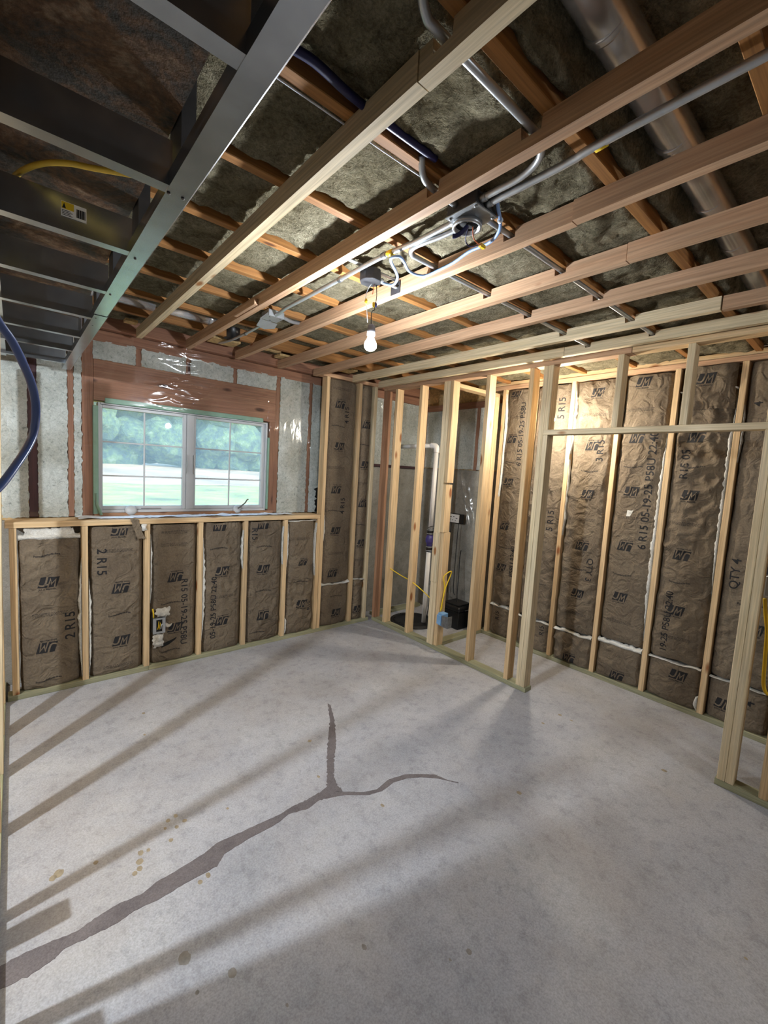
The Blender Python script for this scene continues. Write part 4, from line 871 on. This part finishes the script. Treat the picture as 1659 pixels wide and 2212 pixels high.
conduit([(1.268, 1.126, 2.608), (1.262, 1.22, 2.606), (1.254, 1.30, 2.608), (1.262, 1.38, 2.616), (1.30, 1.437, 2.624), (1.38, 1.452, 2.628), (1.8, 1.452, 2.628), (3.06, 1.452, 2.628)], 0.0105, 'looping conduit that turns right through the strips beside the hanging bulb', [((1.267, 1.14, 2.608), (0, 1, 0))])
conduit([(1.30, 2.62, 2.63), (1.40, 2.66, 2.63), (1.50, 2.70, 2.655)], 0.011, 'short grey conduit from the pale box into the joist bay')
conduit([(3.842, 1.98, 2.685), (3.842, 0.5, 2.685), (3.842, -2.4, 2.685)], 0.008, 'thin conduit along the top of the right wall')
o_ = tube('wire', [(0.315, 1.088, 2.644), (0.70, 1.091, 2.644), (1.05, 1.090, 2.644)], 0.0028, M['paper'], None, 6, 2); tag(o_, 'thin white line running along the bottom edge of a joist near the steel soffit', 'wire')  # thin white tube along the lower edge of the joist
# ducts in the joist bays
def duct(pts, r, label, joints, mat='duct'):
    t = empty('duct', pts[0], label, 'duct'); tube('pipe', pts, r, M[mat], t, 24, 3)
    d = (V(pts[-1]) - V(pts[0])).normalized()
    for q in joints:
        p = V(pts[0]).lerp(V(pts[-1]), q); lathe('joint', [(r + 0.0008, -0.012), (r + 0.003, -0.006), (r + 0.001, 0.0), (r + 0.003, 0.006), (r + 0.0008, 0.012)], p, M[mat], t, 24, d)
    return t
duct([(0.35, 0.545, 2.775), (1.6, 0.55, 2.775), (3.6, 0.57, 2.775)], 0.052, 'long round metal duct in the joist bay at the upper right', (0.17, 0.22, 0.37, 0.40, 0.5, 0.62))
duct([(0.34, 3.37, 2.725), (0.74, 3.37, 2.725)], 0.045, 'short shiny duct beside the soffit above the window', (0.1,))
duct([(0.79, 3.355, 2.725), (1.14, 3.345, 2.725)], 0.045, 'short shiny duct between the first two furring strips, nearest the window', (0.9,))
duct([(0.80, 2.555, 2.735), (1.16, 2.555, 2.735)], 0.045, 'shiny duct one bay back from the window, ending at the second strip', (0.86,))
duct([(1.52, 2.56, 2.735), (1.92, 2.56, 2.735)], 0.04, 'dull duct stub between the third and fourth strips behind the bulb', (0.9,), 'box')
duct([(1.30, 3.44, 2.645), (1.30, 3.44, 2.80)], 0.06, 'dark round duct end pointing down near the window', (), 'black')
duct([(2.55, 1.68, 2.71), (2.92, 1.68, 2.71)], 0.03, 'small bright pipe end past the bulb above the partition', (0.1,))

# cables
def cable(name, pts, r, mat, label, flat=1.0, sm=6):
    o = tube(name, pts, r, M[mat], None, 10, sm, flat); tag(o, label, 'cable'); return o
k1 = cable('blue_cable', [(1.33, 1.695, 2.595), (1.37, 1.672, 2.585), (1.384, 1.635, 2.58), (1.357, 1.582, 2.585), (1.317, 1.549, 2.59), (1.245, 1.499, 2.59), (1.216, 1.465, 2.586), (1.220, 1.440, 2.586), (1.241, 1.435, 2.588), (1.288, 1.461, 2.59), (1.332, 1.495, 2.595), (1.376, 1.520, 2.60), (1.42, 1.515, 2.598), (1.446, 1.48, 2.595), (1.448, 1.41, 2.598), (1.445, 1.32, 2.602), (1.425, 1.225, 2.606), (1.415, 1.16, 2.60), (1.40, 1.095, 2.594), (1.363, 1.035, 2.594), (1.318, 1.0, 2.60), (1.268, 0.976, 2.615), (1.23, 0.96, 2.65)], 0.0062, 'paleblue', 'pale blue cable curling from the octagonal box along the strip to the square box')
for p in ((1.448, 1.50, 2.597), (1.318, 1.0, 2.60)): lathe('cable_clip', [(0.009, -0.006), (0.009, 0.006)], p, M['paper'], k1, 10, V((0.3, 1, 0)))
cable('blue_cable', [(-0.10, 1.08, 2.06), (-0.041, 1.15, 1.982), (-0.017, 1.2, 1.948), (0.0, 1.23, 1.926), (0.017, 1.27, 1.893), (0.034, 1.32, 1.851), (0.042, 1.36, 1.802), (0.038, 1.36, 1.747), (0.025, 1.33, 1.707), (0.003, 1.28, 1.664), (-0.024, 1.23, 1.619), (-0.052, 1.2, 1.588), (-0.09, 1.18, 1.55)], 0.0098, 'blue', 'thick dark blue cable bowing out of the left edge beside the window', 0.65)
cable('yellow_cable', [(-0.012, 1.585, 2.36), (0.0, 1.55, 2.365), (0.012, 1.497, 2.37), (0.037, 1.433, 2.374), (0.07, 1.38, 2.376), (0.111, 1.34, 2.376), (0.154, 1.314, 2.374), (0.206, 1.28, 2.372), (0.24, 1.256, 2.372), (0.25, 1.20, 2.376), (0.25, 1.10, 2.38)], 0.0065, 'amber', 'yellow cable arched across the dark soffit at the upper left')
cable('black_cable', [(0.33, 0.93, 2.655), (0.45, 0.99, 2.642), (0.55, 0.985, 2.640), (0.66, 1.0, 2.642), (0.78, 1.01, 2.648), (1.0, 1.02, 2.66)], 0.011, 'navy', 'dark cable drooping along the first joist beside the steel soffit')
cable('yellow_cable', [(3.11, 3.462, 0.64), (3.12, 3.30, 0.60), (3.11, 3.12, 0.575), (3.12, 2.95, 0.51), (3.11, 2.82, 0.46)], 0.005, 'yellow', 'thin yellow cable strung through the partition studs before the sump pit')
cable('yellow_cable', [(3.10, 2.69, 0.39), (3.115, 2.685, 0.50), (3.14, 2.68, 0.62), (3.165, 2.66, 0.72), (3.16, 2.64, 0.78), (3.12, 2.65, 0.77), (3.10, 2.68, 0.72), (3.13, 2.685, 0.62), (3.125, 2.69, 0.52), (3.115, 2.69, 0.40)], 0.006, 'yellow', 'yellow cable looped above the outlet box on the built-up post')
cable('yellow_cable', [(3.20, 0.40, 1.11), (3.21, 0.39, 1.03), (3.21, 0.372, 0.92), (3.20, 0.362, 0.76), (3.20, 0.352, 0.62), (3.22, 0.33, 0.57), (3.24, 0.30, 0.60)], 0.009, 'yellow', 'thick yellow cable hanging below the outlet box at the right edge')

# ------------------------------------------------------------------ outlet boxes
ob = empty('outlet_box', (0.855, 3.69, 0.30), 'steel outlet box with yellow wire ends on the half wall under the window', 'outlet box')
bar('body', (0.815, 0.905), (3.676, 3.73), (0.300, 0.425), M['box'], ob, 0.003)
bar('cavity_shade', (0.838, 0.882), (3.672, 3.677), (0.315, 0.412), M['dark'], ob, 0)  # dark slab painted as the shade inside the box
for xx, zz in (((0.815, 0.838), (0.30, 0.425)), ((0.882, 0.905), (0.30, 0.425)), ((0.838, 0.882), (0.412, 0.425)), ((0.838, 0.882), (0.30, 0.315))): bar('mud_ring', xx, (3.668, 3.6765), zz, M['conduit'], ob, 0.001)
for k in range(3): tube('wire_end', [(0.848 + k * 0.012, 3.676, 0.33), (0.852 + k * 0.01, 3.662, 0.36), (0.856 + k * 0.012, 3.668, 0.40 - 0.012 * k)], 0.003, M['yellow' if k < 2 else 'paper'], ob, 6)
tube('yellow_cable', [(0.825, 3.70, 0.425), (0.822, 3.69, 0.46), (0.818, 3.70, 0.50)], 0.006, M['yellow'], ob, 6)
for k, (x, z, w, h) in enumerate(((0.84, 0.425, 0.10, 0.075), (0.82, 0.18, 0.075, 0.115), (0.90, 0.335, 0.05, 0.03))):
    t_ = sheet('fibre_tuft', (x, 3.690, z), (1, 0, 0), (0, 0, 1), (0, -1, 0), w, h, 0.008, lambda s, t, w=w, h=h, k=k: 0.03 * (math.sin(math.pi * min(1, s / w)) * math.sin(math.pi * min(1, t / h))) ** 0.6 + 0.012 * nz(s * 50, t * 50, k), M['fluff'], None, 0.012, k * 5)
    tag(t_, ['white fibre puff bulging above the half-wall outlet box', 'white fibre tuft hanging below the half-wall outlet box', 'small white fibre wisp right of the half-wall outlet box'][k], 'fibre tuft')
ob2 = empty('outlet_box', (3.10, 2.66, 0.25), 'blue fronted outlet box with a steel lid on the built-up post', 'outlet box')
bar('body', (3.075, 3.15), (2.632, 2.699), (0.255, 0.375), M['bluebox'], ob2, 0.004)
bar('lid', (3.066, 3.072), (2.565, 2.640), (0.255, 0.365), M['box'], ob2, 0.002)
bar('side_wall', (3.072, 3.13), (2.566, 2.570), (0.255, 0.365), M['box'], ob2, 0.001)
bar('faceplate', (3.060, 3.067), (2.645, 2.698), (0.270, 0.360), M['bluebox'], ob2, 0.002)
ob3 = empty('outlet_box', (3.22, 0.42, 1.12), 'steel outlet box beside the door jamb at the right edge', 'outlet box')
bar('body', (3.16, 3.22), (0.36, 0.402), (1.13, 1.245), M['conduit'], ob3, 0.004)
lathe('knockout', [(0.010, 0), (0.0005, 0.001)], (3.19, 0.4025, 1.19), M['box'], ob3, 12, V((0, 1, 0)))

# ------------------------------------------------------------------ sump corner
pit = empty('sump_pit', (3.45, 3.38, 0), 'black round sump pit lid on the floor of the corner', 'sump lid')
lathe('lid', [(0.24, 0.0), (0.245, 0.012), (0.235, 0.022), (0.20, 0.024), (0.195, 0.018), (0.10, 0.020), (0.001, 0.021)], (3.46, 3.40, 0.001), M['black'], pit, 36)
lathe('rim', [(0.262, 0.0), (0.268, 0.006), (0.264, 0.013), (0.25, 0.014)], (3.46, 3.40, 0.0005), M['black'], pit, 36)
for a in range(8): lathe('bolt', [(0.008, 0), (0.008, 0.006), (0.001, 0.007)], (3.46 + 0.215 * math.cos(a * 0.785), 3.40 + 0.215 * math.sin(a * 0.785), 0.024), M['black'], pit, 8)
pv = empty('drain_pipe', (3.50, 3.27, 0.02), 'white sump discharge pipe with a dark check valve, elbowing into the wall', 'pipe')
tube('pipe', [(3.492, 3.27, 0.022), (3.498, 3.27, 0.86)], 0.0245, M['white'], pv, 18, 0)
tube('pipe', [(3.503, 3.27, 1.08), (3.512, 3.27, 1.955)], 0.0245, M['white'], pv, 18, 0)
vz = lathe('check_valve', [(0.030, -0.085), (0.032, -0.08), (0.032, -0.045), (0.036, -0.04), (0.046, -0.02), (0.046, 0.02), (0.036, 0.04), (0.032, 0.05), (0.032, 0.09), (0.030, 0.10)], (3.500, 3.27, 0.965), M['purple'], pv, 20)
for z in (0.865, 1.055): lathe('rubber_coupling', [(0.033, -0.032), (0.036, -0.03), (0.036, 0.03), (0.033, 0.032)], (3.501, 3.27, z), M['black'], vz, 20)
for z in (0.845, 0.888, 1.035, 1.078): lathe('hose_clamp', [(0.0365, -0.005), (0.038, -0.004), (0.038, 0.004), (0.0365, 0.005)], (3.501, 3.27, z), M['conduit'], vz, 20)
tube('elbow', [(3.512, 3.27, 1.93), (3.512, 3.27, 1.965), (3.512, 3.283, 1.992), (3.512, 3.31, 2.004), (3.512, 3.35, 2.005)], 0.031, M['white'], pv, 18, 4)
tube('pipe', [(3.512, 3.33, 2.004), (3.512, 3.872, 1.995)], 0.0245, M['white'], pv, 18, 0)
tube('zip_tie', [(3.44, 3.25, 1.105), (3.475, 3.24, 1.12), (3.53, 3.24, 1.12)], 0.003, M['black'], pv, 6)
tube('lead', [(3.52, 3.25, 1.10), (3.54, 3.25, 0.7), (3.535, 3.24, 0.3), (3.52, 3.26, 0.05)], 0.004, M['black'], pv, 6)
bt = empty('battery_box', (3.82, 3.05, 0), 'black lidded battery box on the floor of the sump corner', 'box')
bar('body', (3.675, 3.935), (2.925, 3.19), (0.001, 0.195), M['black'], bt, 0.008)
bar('lid', (3.665, 3.94), (2.915, 3.20), (0.195, 0.255), M['black'], bt, 0.014)
bar('lid_ridge', (3.70, 3.905), (2.95, 3.165), (0.255, 0.268), M['black'], bt, 0.006)
bar('handle', (3.76, 3.85), (2.906, 2.914), (0.205, 0.215), M['lamp_grey'], bt, 0.002)
tube('lead', [(3.80, 3.06, 0.266), (3.80, 3.07, 0.35), (3.84, 3.10, 0.55), (3.86, 3.12, 0.75), (3.85, 3.10, 0.85)], 0.005, M['black'], bt, 6)
cp = empty('pump_controller', (3.93, 3.26, 1.14), 'small white and black pump controller high on the side wall of the sump corner', 'controller')
bar('back_case', (3.905, 3.94), (3.165, 3.365), (1.138, 1.250), M['black'], cp, 0.004)
bar('front_panel', (3.894, 3.906), (3.205, 3.357), (1.146, 1.243), M['white'], cp, 0.003)
for k, (y, z, w) in enumerate(((3.34, 1.205, 0.03), (3.29, 1.21, 0.02), (3.25, 1.195, 0.025), (3.34, 1.175, 0.012), (3.30, 1.17, 0.012), (3.26, 1.165, 0.012))): bar('indicator', (3.8925, 3.8945), (y - w, y), (z, z + 0.008), M['ink'], cp, 0)
for k, y in enumerate((3.33, 3.22)): tube('lead', [(3.92, y, 1.14), (3.915, y + 0.005, 0.95), (3.92, y + 0.01, 0.6 - 0.2 * k), (3.90, y - 0.03, 0.30)], 0.004, M['black'], cp, 6)
